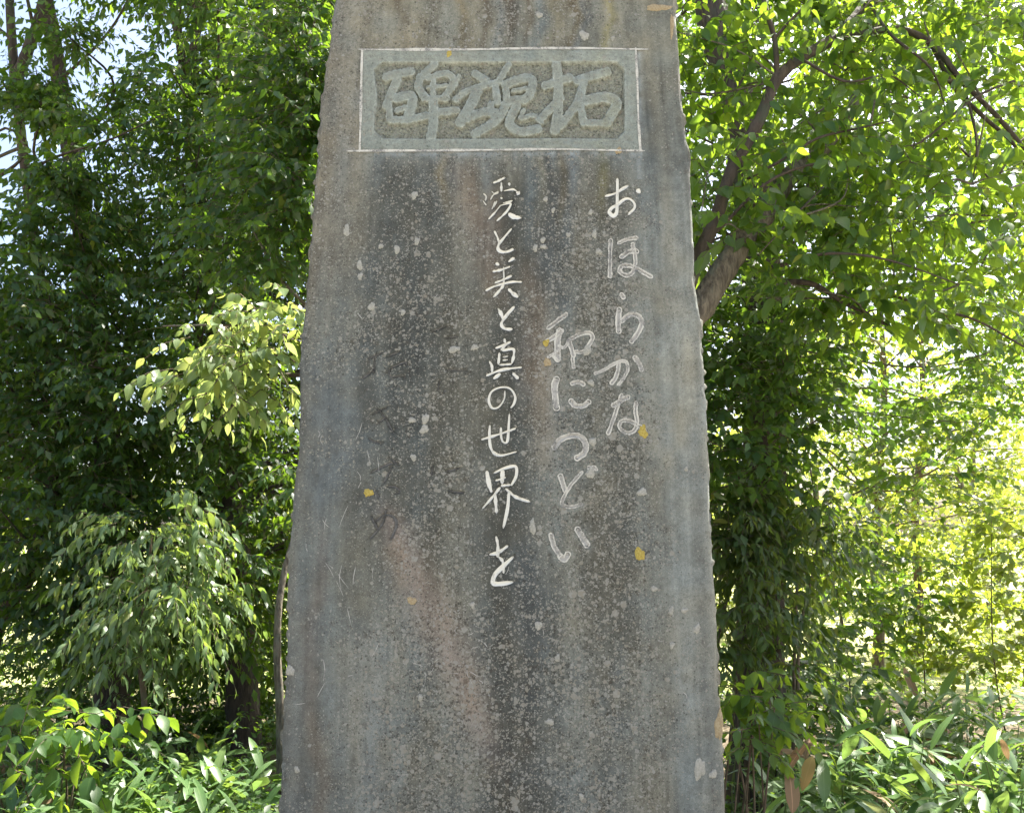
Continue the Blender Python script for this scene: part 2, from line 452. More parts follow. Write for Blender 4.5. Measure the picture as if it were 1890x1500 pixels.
OUTLINE = {   # wide grooves with chalked edges
 'ho': [S('B', 15, (1328, 662), (1322, 850), (1320, 1000)), S('B', 12, (1402, 692), (1480, 656), (1568, 644)), S('B', 18, (1422, 822), (1500, 770), (1572, 764)),
        S('B', 14, (1528, 700), (1550, 800), (1552, 890), (1520, 968), (1465, 988), (1412, 950), (1430, 902), (1510, 900), (1600, 945), (1700, 1002))],
 'ra': [S('C', 16, (1425, -35), (1450, 0)), S('C', 20, (1408, 100), (1398, 200), (1400, 312)), S('C', 18, (1430, 215), (1500, 155), (1580, 165), (1612, 230), (1580, 320), (1515, 402))],
 'ka': [S('C', 10, (1185, 694), (1280, 652), (1390, 588), (1465, 586), (1485, 650), (1450, 735), (1400, 792)), S('C', 15, (1400, 586), (1398, 650), (1370, 735), (1335, 782)), S('C', 18, (1545, 545), (1590, 600), (1610, 662))],
 'na': [S('C', 18, (1352, 988), (1420, 942), (1490, 908)), S('C', 14, (1428, 890), (1390, 1000), (1350, 1120), (1305, 1242)), S('C', 14, (1560, 958), (1556, 1050), (1570, 1130), (1545, 1212), (1480, 1236), (1412, 1190), (1425, 1132), (1500, 1128), (1585, 1170), (1640, 1215))],
 'wa': [S('C', 15, (920, 150), (860, 195), (755, 275)), S('C', 16, (735, 402), (800, 360), (885, 295)), S('C', 24, (862, 290), (842, 400), (840, 568)), S('C', 8, (852, 440), (908, 452), (945, 378)), S('C', 8, (850, 478), (756, 545)), S('C', 8, (802, 540), (848, 576)),
        S('C', 16, (948, 380), (968, 460), (990, 535)), S('C', 14, (955, 380), (1040, 335), (1130, 318), (1165, 362), (1120, 445), (1080, 490), (1000, 492)), S('C', 12, (978, 545), (988, 640))],
 'ni': [S('C', 26, (832, 738), (812, 840), (832, 1015)), S('C', 16, (970, 785), (1030, 770), (1082, 792)), S('C', 20, (962, 938), (1000, 985), (1070, 990), (1132, 950))],
 'tsu': [S('D', 22, (765, 215), (820, 145), (920, 112), (1000, 130), (1038, 200), (1015, 270), (955, 306))],
 'do': [S('D', 18, (815, 455), (835, 520), (858, 590)), S('D', 11, (1002, 430), (905, 540), (845, 645), (832, 705), (900, 728), (1000, 705)), S('D', 12, (1060, 385), (1092, 410)), S('D', 12, (1100, 378), (1130, 405))],
 'i': [S('D', 18, (735, 968), (760, 1060), (812, 1150)), S('D', 22, (812, 1150), (850, 1180), (885, 1130)), S('D', 22, (962, 915), (1000, 980), (1050, 1062))],
}
BARE = {   # grooves without paint
 'faded_a': [S('E', 4, (205, 277), (250, 262), (292, 238)), S('E', 3, (245, 270), (240, 370)), S('E', 4, (238, 352), (168, 402)), S('E', 3, (320, 270), (402, 233)), S('E', 4, (338, 342), (430, 302), (446, 318)), S('E', 3, (335, 342), (342, 392), (428, 388), (432, 408))],
 'faded_b': [S('E', 3, (228, 632), (322, 583)), S('E', 4, (262, 595), (310, 650), (362, 745)), S('E', 3, (258, 692), (312, 650)), S('E', 4, (203, 778), (240, 800), (297, 808))],
 'faded_c': [S('E', 5, (218, 997), (330, 942), (360, 940)), S('E', 5, (350, 908), (388, 945)), S('E', 4, (352, 960), (300, 1062)), S('E', 5, (325, 1082), (375, 1085), (402, 1112), (372, 1128)), S('E', 4, (252, 1108), (272, 1152))],
 'me': [S('E', 5, (222, 1270), (265, 1352)), S('E', 5, (316, 1228), (300, 1300), (266, 1352), (213, 1412)), S('E', 5, (243, 1302), (310, 1260), (365, 1274), (380, 1330), (343, 1418))],
 'faded_d': [S('E', 3, (600, 112), (705, 70)), S('E', 3, (690, 150), (770, 140))], 'faded_e': [S('E', 3, (690, 350), (822, 356)), S('E', 2.5, (650, 420), (640, 480)), S('E', 2.5, (675, 500), (690, 470))],
 'faded_f': [S('E', 4, (690, 988), (782, 966)), S('E', 3, (612, 948), (600, 1012)), S('E', 4, (708, 1104), (760, 1118), (805, 1120))],
}
RELIEF = [   # the three raised characters of the tablet, each a list of fat strokes (crop A)
 [(27, (238, 268), (310, 250), (385, 236)), (28, (310, 262), (272, 360), (238, 440)), (22, (250, 420), (258, 525)), (30, (300, 395), (380, 380), (395, 420), (365, 520)), (18, (300, 470), (350, 450)), (24, (262, 525), (360, 525), (478, 500)),
  (26, (525, 192), (470, 245)), (26, (442, 268), (432, 330), (470, 395)), (22, (490, 275), (590, 245), (640, 275), (618, 340), (585, 392)), (13, (490, 330), (606, 318)), (20, (470, 398), (600, 395)), (19, (522, 260), (516, 400)), (30, (520, 400), (520, 540), (506, 628)), (24, (545, 482), (660, 468)), (15, (672, 262), (640, 335)), (18, (690, 365), (662, 402))],
 [(25, (772, 248), (842, 292)), (21, (655, 402), (740, 345), (905, 302)), (34, (785, 345), (745, 440), (685, 538)), (28, (690, 530), (820, 482), (895, 485)), (20, (865, 430), (882, 520)),
  (21, (972, 196), (918, 290)), (24, (892, 320), (908, 420)), (28, (955, 315), (1075, 275), (1118, 305), (1085, 395), (990, 412)), (22, (955, 320), (965, 420)), (14, (1000, 352), (1080, 338)), (28, (962, 425), (900, 530), (770, 612)), (28, (1022, 440), (978, 550), (1050, 598), (1150, 582)), (15, (1065, 470), (1045, 520), (1120, 500), (1172, 545))],
 [(30, (1262, 190), (1272, 300), (1270, 480), (1252, 592)), (27, (1195, 322), (1340, 275)), (26, (1168, 520), (1230, 455), (1285, 400)),
  (28, (1388, 292), (1480, 262), (1565, 240)), (27, (1425, 300), (1390, 420), (1285, 565)), (24, (1405, 440), (1424, 540)), (33, (1440, 412), (1560, 392), (1622, 435), (1565, 540)), (22, (1425, 545), (1575, 547))],
]

def seg_dist(X, Y, pts):
    d = np.full(X.shape, 1e9)
    for (x0, y0), (x1, y1) in zip(pts[:-1], pts[1:]):
        dx, dy = x1 - x0, y1 - y0
        t = np.clip(((X - x0) * dx + (Y - y0) * dy) / (dx * dx + dy * dy + 1e-9), 0, 1)
        d = np.minimum(d, np.hypot(X - x0 - t * dx, Y - y0 - t * dy))
    return d

def sst(x, a, b):
    t = np.clip((x - a) / (b - a), 0, 1)
    return t * t * (3 - 2 * t)

def stain_map(px, py, seed=0):
    """colour of the weathered surface: tan crust above, grey-blue right flank, dark wash lines, rusty runs and pinkish streaks.
    px, py are positions over the face measured in photograph pixels"""
    h, w = px.shape
    def G(x, c, s): return np.exp(-((x - c) / s) ** 2)
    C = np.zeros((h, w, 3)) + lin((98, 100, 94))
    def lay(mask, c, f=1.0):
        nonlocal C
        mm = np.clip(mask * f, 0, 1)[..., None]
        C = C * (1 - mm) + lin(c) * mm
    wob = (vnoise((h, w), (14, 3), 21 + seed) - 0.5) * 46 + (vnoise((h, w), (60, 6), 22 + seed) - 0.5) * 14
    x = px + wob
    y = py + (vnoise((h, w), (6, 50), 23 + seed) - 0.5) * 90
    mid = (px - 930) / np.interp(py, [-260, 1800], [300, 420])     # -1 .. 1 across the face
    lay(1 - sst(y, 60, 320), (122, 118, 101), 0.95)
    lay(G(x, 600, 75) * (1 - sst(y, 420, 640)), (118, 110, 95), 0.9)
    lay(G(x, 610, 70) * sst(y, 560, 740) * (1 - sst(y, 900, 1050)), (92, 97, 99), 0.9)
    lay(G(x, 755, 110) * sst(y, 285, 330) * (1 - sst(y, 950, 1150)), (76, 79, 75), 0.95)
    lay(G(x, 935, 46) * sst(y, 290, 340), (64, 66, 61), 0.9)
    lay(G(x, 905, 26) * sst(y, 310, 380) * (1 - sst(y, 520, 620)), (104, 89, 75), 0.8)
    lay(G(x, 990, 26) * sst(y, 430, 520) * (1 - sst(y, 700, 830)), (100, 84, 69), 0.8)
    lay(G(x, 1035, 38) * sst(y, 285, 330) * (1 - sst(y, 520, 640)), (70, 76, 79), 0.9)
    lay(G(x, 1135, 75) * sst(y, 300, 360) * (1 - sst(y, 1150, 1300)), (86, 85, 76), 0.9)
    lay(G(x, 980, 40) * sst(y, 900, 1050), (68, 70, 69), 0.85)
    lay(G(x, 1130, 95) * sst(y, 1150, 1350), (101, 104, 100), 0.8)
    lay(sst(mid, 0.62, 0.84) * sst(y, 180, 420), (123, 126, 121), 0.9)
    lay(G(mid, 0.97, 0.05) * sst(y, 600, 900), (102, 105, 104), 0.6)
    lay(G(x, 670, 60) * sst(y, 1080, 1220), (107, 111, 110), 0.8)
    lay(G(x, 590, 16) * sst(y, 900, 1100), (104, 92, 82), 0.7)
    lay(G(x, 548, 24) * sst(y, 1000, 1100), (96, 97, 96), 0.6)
    lum = (C * (.25, .65, .10)).sum(-1, keepdims=True)
    C = C * .55 + lum * np.array((1.02, 1.0, .92)) * .45
    # pinkish streaks
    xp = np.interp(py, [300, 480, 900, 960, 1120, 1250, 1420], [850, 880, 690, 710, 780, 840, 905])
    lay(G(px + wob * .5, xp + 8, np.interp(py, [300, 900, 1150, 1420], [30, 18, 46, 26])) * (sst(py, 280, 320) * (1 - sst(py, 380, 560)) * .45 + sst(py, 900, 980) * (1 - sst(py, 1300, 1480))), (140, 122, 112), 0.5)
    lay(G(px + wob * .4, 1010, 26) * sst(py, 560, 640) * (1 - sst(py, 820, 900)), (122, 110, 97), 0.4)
    # drips below the tablet and along the top edge
    for cx, c, s in ((985, (104, 110, 110), 12), (905, (112, 116, 116), 9), (1065, (106, 112, 116), 10), (832, (120, 108, 84), 9), (1120, (118, 112, 80), 10), (925, (76, 64, 50), 18), (880, (80, 70, 56), 9), (735, (88, 80, 66), 9), (1050, (92, 84, 66), 9), (962, (84, 74, 60), 6), (1010, (120, 116, 100), 8)):
        lay(G(x, cx, s) * (1 - sst(y, 30, 110) if c[0] < 90 or s > 100 else 1 - sst(y, 330, 470)), c, 0.7)
    # vertical wash streaks
    st = (vnoise((h, w), (6, 110), 31 + seed) - .5) * .26 + (vnoise((h, w), (4, 30), 32 + seed) - .5) * .40 + (vnoise((h, w), (14, 300), 33 + seed) - .5) * .16
    bl = (vnoise((h, w), (36, 18), 34 + seed) - .5) * .3 + (vnoise((h, w), (110, 55), 35 + seed) - .5) * .3
    C *= np.clip(1 + st + bl, .4, 1.7)[..., None]
    hue = (vnoise((h, w), (4, 24), 36 + seed) - .5) * 0.10 + (vnoise((h, w), (40, 30), 37 + seed) - .5) * 0.12
    C *= np.stack([1 + hue, 1 + hue * .15, 1 - hue], -1)
    L = np.full((h, w), 0.9)
    L += G(px, 1110, 110) * sst(py, 330, 420) * .38 + G(px, 800, 140) * sst(py, 380, 480) * .18 + G(px, 860, 160) * sst(py, 1100, 1250) * .25
    L -= sst(mid, 0.66, 0.85) * .34 + G(px, 935, 40) * sst(py, 300, 350) * (1 - sst(py, 1000, 1150)) * .3 + G(mid, -0.9, 0.25) * sst(py, 620, 760) * .3
    L += (vnoise((h, w), (34, 18), 41 + seed) - .5) * .5
    L *= 1 - 0.5 * ((px > 668) & (px < 1180) & (py > 90) & (py < 280))
    return C, np.clip(L, 0.1, 1.45)

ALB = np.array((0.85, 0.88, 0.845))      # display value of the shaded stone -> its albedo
def bumpz(x, z):
    return 0.0022 * (np.sin(x * 7.3 + 1.1 * np.sin(z * 3.1)) * np.sin(z * 4.7 + x * 2.0)) + 0.0012 * np.sin(x * 19 + z * 13) * np.sin(z * 23 - x * 5)

def make_stele():
    root = thing('stone_monument', 'tall weathered grey inscribed stone slab standing in front of the trees', 'monument', (0, YS, 0))
    z = np.concatenate([np.linspace(0.34, 0.80, 16), np.arange(0.815, 3.40, 0.0034), np.linspace(3.42, 3.80, 14)])
    nu = 370
    g = np.random.default_rng(5)
    def jag(n, seed, amp):
        a = np.zeros(n)
        for c, s in ((18, 1.0), (60, .45), (190, .12), (420, .08)):
            a += (vnoise((n, 2), (c, 1), seed + c)[:, 0] - .5) * s
        return a * amp
    xl = np.interp(z, EDGE_L[:, 0], EDGE_L[:, 1]) + jag(len(z), 51, 0.0055)
    xr = np.interp(z, EDGE_R[:, 0], EDGE_R[:, 1]) + jag(len(z), 52, 0.0045)
    u = np.linspace(0, 1, nu)
    X = xl[:, None] * (1 - u) + xr[:, None] * u
    Z = z[:, None] + 0 * X
    px, py, _ = proj(np.stack([X, np.full_like(X, YS), Z], -1))
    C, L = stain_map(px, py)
    # relief of the face: broad undulation, chipped rim, carved strokes
    Y = -bumpz(X, Z) + (vnoise(X.shape, (260, 110), 61) - .5) * 0.0009
    ed = np.minimum(X - xl[:, None], xr[:, None] - X)
    rim = 0.006 + 0.010 * vnoise((len(z), 2), (90, 1), 62)[:, :1] ** 2
    Y = Y + rim * (1 - sst(ed, 0, 0.012)) ** 1.5
    chalk = np.zeros_like(X)
    for dic, dep, sm in ((WHITE, 0.0042, 0), (OUTLINE, 0.0040, 1), (BARE, 0.0040, 0)):
        for strokes in dic.values():
            for pts, hw in strokes:
                c = catmull(pts, 6)
                x0, x1, y0, y1 = c[:, 0].min() - 34, c[:, 0].max() + 34, c[:, 1].min() - 34, c[:, 1].max() + 34
                r = np.where((py[:, nu // 2] > y0) & (py[:, nu // 2] < y1))[0]
                if not len(r): continue
                rs = slice(r[0], r[-1] + 1)
                cc = np.where((px[r[0]:r[-1] + 1].max(0) > x0) & (px[r[0]:r[-1] + 1].min(0) < x1))[0]
                cs = slice(cc[0], cc[-1] + 1)
                d = seg_dist(px[rs, cs], py[rs, cs], c)
                Y[rs, cs] += dep * (1 - sst(d, hw - 1.0, hw + 2.4))
                if sm:
                    chalk[rs, cs] = np.maximum(chalk[rs, cs], np.exp(-np.clip(d - hw, 0, 99) / 7.0))
    cm = np.clip(chalk * (0.10 + 0.55 * vnoise(X.shape, (170, 70), 63) ** 1.6), 0, 1)[..., None]
    C = C * (1 - cm) + lin((152, 156, 154)) * cm
    L = L * (1 - 0.6 * cm[..., 0])
    cl = np.exp(-np.clip(np.abs(py - 283) - 2, 0, 99) / 8) * ((px > 690) & (px < 1185)) + np.exp(-np.abs(px - 1180) / 6) * ((py > 95) & (py < 330)) * .8
    cm = np.clip(cl * (0.08 + .5 * vnoise(X.shape, (120, 60), 64) ** 1.5), 0, 1)[..., None]
    C = C * (1 - cm) + lin((158, 166, 172)) * cm
    front = np.stack([X, Y, Z], -1)
    # sides and back, rougher, so that the slab is closed
    T = 0.26
    ns = 7
    rows = []
    sideR = np.zeros((len(z), ns, 3)); sideL = np.zeros((len(z), ns, 3))
    for i, t in enumerate(np.linspace(0.05, 1, ns)):
        n1 = (vnoise((len(z), 2), (120, 1), 70 + i)[:, 0] - .5) * .022; n2 = (vnoise((len(z), 2), (120, 1), 80 + i)[:, 0] - .5) * .022
        sideR[:, i] = np.stack([xr + n1 - .012 * t, np.full(len(z), T * t), z], -1)
        sideL[:, ns - 1 - i] = np.stack([xl + n2 + .012 * t, np.full(len(z), T * t), z], -1)
    V = np.concatenate([front, sideR, sideL], 1)
    h, w = V.shape[:2]
    i = np.arange(h - 1)[:, None] * w; j = np.arange(w)[None]; j2 = (j + 1) % w
    q = np.stack([i + j, i + j2, i + w + j2, i + w + j], -1)
    # hole for the tablet
    fpx = 0.25 * (px[:-1, :-1] + px[1:, :-1] + px[:-1, 1:] + px[1:, 1:]); fpy = 0.25 * (py[:-1, :-1] + py[1:, :-1] + py[:-1, 1:] + py[1:, 1:])
    hole = (fpx > np.interp(fpy, [92, 278], [669, 665]) + 5) & (fpx < np.interp(fpy, [92, 278], [1175, 1181]) - 5) & (fpy > 97) & (fpy < 273)
    keep = np.ones((h - 1, w), bool); keep[:, :nu - 1] = ~hole
    q = q[keep]
    V = V.reshape(-1, 3)
    cap = np.arange((h - 1) * w, h * w)
    Cs = np.zeros((h, w, 3)) + lin((112, 108, 95)); Cs[:, :nu] = C
    Ls = np.full((h, w), .7); Ls[:, :nu] = L
    nb = len(V)
    top = V[cap].mean(0) + (0, 0, .05)
    V = np.vstack([V, top[None]])
    tri = np.stack([cap, np.roll(cap, -1), np.full(w, nb)], -1)
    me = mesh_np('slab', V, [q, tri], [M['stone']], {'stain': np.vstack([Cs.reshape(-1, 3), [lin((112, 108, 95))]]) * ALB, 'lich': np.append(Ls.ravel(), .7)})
    link('slab', me, root)
    # plinth under the frame
    bm_v, bm_f = [], []
    def block(x0, x1, y0, y1, z0, z1, b):
        o = len(bm_v)
        for zz, s in ((z0, 0), (z1 - b, 0), (z1, b)):
            for xx, yy in ((x0 + s, y0 + s), (x1 - s, y0 + s), (x1 - s, y1 - s), (x0 + s, y1 - s)):
                bm_v.append((xx, yy, zz))
        for a in (0, 4):
            for c in range(4):
                bm_f.append((o + a + c, o + a + (c + 1) % 4, o + a + 4 + (c + 1) % 4, o + a + 4 + c))
        bm_f.append((o + 8, o + 9, o + 10, o + 11))
    block(-0.95, 0.93, -0.32, 0.60, -0.05, 0.36, 0.02)
    pv = np.array(bm_v, float)
    link('plinth', mesh_np('plinth', pv, np.array(bm_f), [M['stone']], {'stain': np.tile(lin((118, 116, 106)) * ALB, (len(pv), 1)), 'lich': np.full(len(pv), .6)}, smooth=False), root)

    # ---- raised tablet
    nx, ny = 520, 196
    U, W = np.meshgrid(np.linspace(0, 1, nx), np.linspace(0, 1, ny))
    tx0, tx1 = 669 - W * 4, 1175 + W * 6
    TX = tx0 + (tx1 - tx0) * U; TY = 91.5 + W * 186.5
    ax, ay, asc = CR['A']
    ZX, ZY = (TX - ax) * asc, (TY - ay) * asc          # in crop pixels
    best = np.full(ZX.shape, 1e9); who = np.zeros(ZX.shape, int)
    for ci, strokes in enumerate(RELIEF):
        for hw, *pts in strokes:
            c = catmull(np.array(pts, float), 6)
            d = seg_dist(ZX, ZY, c) - hw
            upd = d < best
            best = np.where(upd, d, best); who = np.where(upd, ci + 1, who)
    best = best + (vnoise(ZX.shape, (60, 150), 91) - .5) * 7
    inx = np.minimum(ZX - (172 + 8 * np.sin(ZY * .02)), 1672 - ZX); iny = np.minimum(ZY - 180, 640 - ZY)
    box = np.minimum(inx, iny)
    cor = (inx + iny) - 46
    box = np.minimum(box, cor)
    rec = sst(box, -3, 7)
    letter = 1 - sst(best, -2.5, 3)
    deep = 0.013
    peck = (vnoise(ZX.shape, (98, 260), 92) - .5) * .0042 + (vnoise(ZX.shape, (190, 500), 93) - .5) * .0034
    TYy = rec * (deep * (1 - letter)) + rec * (1 - letter) * peck
    TYy += rec * letter * 0.0012 * sst(-best, 0, 26) * -1 + (vnoise(ZX.shape, (40, 100), 94) - .5) * .0008
    w3 = Pv(TX, TY, YS)
    bz = bumpz(w3[..., 0], w3[..., 2])
    edge = np.minimum(np.minimum(U, 1 - U) * 510, np.minimum(W, 1 - W) * 187)
    fo = 0.0012 * sst(edge, 0, 5)
    vv = np.stack([w3[..., 0], -bz - 0.0010 - fo + TYy, w3[..., 2]], -1)
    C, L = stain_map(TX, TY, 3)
    ground = np.zeros_like(C) + lin((122, 122, 111)) * (0.46 + .6 * vnoise(ZX.shape, (190, 500), 95) + .5 * vnoise(ZX.shape, (70, 190), 195))[..., None]
    smooth = np.zeros_like(C) + lin((133, 138, 131)) * (0.80 + .24 * vnoise(ZX.shape, (6, 50), 96) + .2 * vnoise(ZX.shape, (50, 130), 196))[..., None]
    gm = (rec * (1 - letter))[..., None]
    C = C * .4 + smooth * .6
    C = C * (1 - gm) + ground * gm
    halo = np.exp(-np.abs(best + 3) / 3) * rec
    halo = np.maximum(halo, np.exp(-np.abs(box) / 4)) * (0.15 + .6 * vnoise(ZX.shape, (60, 150), 97) ** 1.3)
    C = C * (1 - halo[..., None] * .85) + lin((188, 192, 186)) * halo[..., None] * .85
    L = 0.55 + 0.4 * gm[..., 0] + 0.2 * vnoise(ZX.shape, (12, 30), 98)
    ids = np.arange(nx * ny).reshape(ny, nx)
    q = np.stack([ids[:-1, :-1], ids[1:, :-1], ids[1:, 1:], ids[:-1, 1:]], -1)
    lab = np.where((best < 6) & (box > -6), who, 0)[:-1, :-1]
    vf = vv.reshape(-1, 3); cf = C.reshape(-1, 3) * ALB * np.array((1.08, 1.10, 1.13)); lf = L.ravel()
    def piece(sel, nm, parent):
        f = q[sel]
        use, inv = np.unique(f, return_inverse=True)
        return link(nm, mesh_np(nm, vf[use], inv.reshape(-1, 4), [M['stone']], {'stain': cf[use], 'lich': lf[use]}), parent)
    tb = piece(lab == 0, 'tablet', root)
    tb['label'] = 'sunken framed tablet with three raised characters'
    for ci in (1, 2, 3):
        piece(lab == ci, 'raised_character', tb)

    # ---- painted and bare strokes
    def ribbon(pts, hw, depth=0.0030, lift=0.0005, taper=True, seed=0, n=9):
        c = catmull(pts, n)
        tan = norm(np.gradient(c, axis=0)); nrm = np.stack([-tan[:, 1], tan[:, 0]], -1)
        t = np.linspace(0, 1, len(c))
        g2 = np.random.default_rng(seed)
        wv = 1 + 0.22 * np.interp(t, np.linspace(0, 1, 9), g2.normal(0, 1, 9)).clip(-1.4, 1.4)
        if taper:
            ln = np.linalg.norm(np.diff(c, axis=0), axis=1).sum()
            e = np.minimum(t, 1 - t) * ln / max(hw, .6)
            wv = wv * np.sqrt(np.clip(e + .12, 0, 1)) * (0.85 + 0.25 * np.sin(t * math.pi))
        w = hw * wv
        o = np.array((-1.0, -0.55, 0.0, 0.55, 1.0))
        q2 = c[:, None] + nrm[:, None] * (o[None, :, None] * w[:, None, None])
        p = Pv(q2[..., 0], q2[..., 1], YS)
        prof = depth * (1 - np.abs(o)) - lift
        y = -bumpz(p[..., 0], p[..., 2]) + prof[None]
        v = np.stack([p[..., 0], y, p[..., 2]], -1).reshape(-1, 3)
        m = len(c)
        i = np.arange(m - 1)[:, None] * 5; j = np.arange(4)[None]
        return v, np.stack([i + j, i + 5 + j, i + 5 + j + 1, i + j + 1], -1).reshape(-1, 4)
    sd_ = 0
    for nm, strokes in WHITE.items():
        parts = []
        for pts, hw in strokes:
            sd_ += 1
            parts.append(ribbon(pts, hw * 1.28, seed=sd_))
        v, f = join(parts)
        o = link('painted_character', mesh_np('painted_character', v, f, [M['paint']]), root)
        o['label'] = 'carved character filled with white paint'
    for nm, strokes in OUTLINE.items():
        parts, rims = [], []
        for pts, hw in strokes:
            sd_ += 1
            parts.append(ribbon(pts, hw, depth=0.0032, lift=0.0004, seed=sd_))
            c = catmull(pts, 5)
            tan = norm(np.gradient(c, axis=0)); nrm = np.stack([-tan[:, 1], tan[:, 0]], -1)
            loop = np.vstack([c + nrm * hw, (c + nrm * hw * 0)[-1:] + tan[-1:] * hw * .7, (c - nrm * hw)[::-1], c[:1] - tan[:1] * hw * .7, (c + nrm * hw)[:1]])
            loop = loop + np.random.default_rng(sd_).normal(0, .35, loop.shape)
            rims.append(ribbon(loop, 1.2, depth=0.0002, lift=0.0016, taper=False, seed=sd_ + 900, n=3))
        v, f = join(parts[:2] if nm == 'i' else parts)
        o = link('chalked_character', mesh_np('chalked_character', v, f, [M['dust']]), root)
        if nm == 'i':
            link('stroke', mesh_np('stroke', *parts[2], [M['dust']]), o)
        o['label'] = 'carved character with chalked pale outline'
        v, f = join(rims)
        link('chalk_outline', mesh_np('chalk_outline', v, f, [M['chalk']]), o)
    for nm, strokes in BARE.items():
        o = None
        for i, (pts, hw) in enumerate(strokes):
            v, f = ribbon(pts, hw * 1.35, depth=0.0030, lift=0.0008, seed=i + 300)
            p_ = link('faded_character' if o is None else 'stroke', mesh_np('stroke', v, f, [M['groove']]), root if o is None else o)
            if o is None:
                o = p_; o['label'] = 'faint unpainted carved character'
    # chalk frame round the tablet
    fr = [[(662, 93), (800, 92.5), (1000, 90.5), (1198, 92)], [(1173, 88), (1176, 150), (1178, 220), (1182, 281)], [(1190, 279), (1000, 277), (820, 278.5), (640, 279.5)], [(669, 92), (667, 160), (666, 220), (664, 282)],
          [(700, 88), (730, 85.5), (760, 88.5)], [(700, 113.5), (900, 114), (1150, 114.5)]]
    for i, pl in enumerate(fr[:4]):
        link('frame_line', mesh_np('frame_line', *ribbon(np.array(pl, float), 2.1, depth=0.0002, lift=0.0034, taper=True, seed=400 + i, n=26), [M['chalk']]), root)
    # hair scratches
    g = np.random.default_rng(99)
    sc_ = []
    for i in range(46):
        cx, cy = (g.uniform(560, 700), g.uniform(760, 1260)) if i < 22 else ((g.uniform(760, 900), g.uniform(1120, 1260)) if i < 36 else (g.uniform(560, 1280), g.uniform(330, 1480)))
        a = g.normal(math.pi / 2, .5) if i < 22 else g.uniform(0, math.pi)
        ln = g.uniform(10, 46) if i < 22 else g.uniform(6, 24)
        pts = np.array([(cx, cy), (cx + math.cos(a) * ln * .5 + g.normal(0, 2), cy + math.sin(a) * ln * .5), (cx + math.cos(a) * ln, cy + math.sin(a) * ln)])
        sc_.append(ribbon(pts, g.uniform(.35, .6), depth=.0001, lift=.0014, seed=500 + i, n=4))
    v, f = join(sc_)
    tag(link('scratches', mesh_np('scratches', v, f, [M['dust']]), root), None, None, None, 'stuff')

    # ---- lichen rosettes large enough to tell apart
    def rosette(cx, cy, rx, ry, mat, seed, nm='lichen_patch'):
        g = np.random.default_rng(seed)
        k = 34
        a = np.linspace(0, 2 * math.pi, k, endpoint=False)
        rr = 1 + .16 * np.sin(a * 2 + g.uniform(0, 6)) + .12 * np.sin(a * 3 + g.uniform(0, 6)) + .07 * np.sin(a * 7 + g.uniform(0, 6)) + g.normal(0, .05, k)
        V, Fq = [], []
        for li, (s, dy) in enumerate(((1.0, 0.0), (.82, .0016), (.4, .0020))):
            qx, qy = cx + np.cos(a) * rx * rr * s, cy + np.sin(a) * ry * rr * s
            p = Pv(qx, qy, YS)
            V.append(np.stack([p[:, 0], -bumpz(p[:, 0], p[:, 2]) - .0004 - dy - (g.random(k) * .0008 if li else 0), p[:, 2]], -1))
        p = P(cx, cy, YS); V.append(np.array([[p[0], -bumpz(p[0], p[2]) - .0026, p[2]]]))
        j = np.arange(k); j2 = (j + 1) % k
        qd = np.vstack([np.stack([l * k + j, l * k + j2, (l + 1) * k + j2, (l + 1) * k + j], -1) for l in (0, 1)])
        tr = np.stack([2 * k + j, 2 * k + j2, np.full(k, 3 * k)], -1)
        link(nm, mesh_np(nm, np.vstack(V), [qd, tr], [mat]), root)
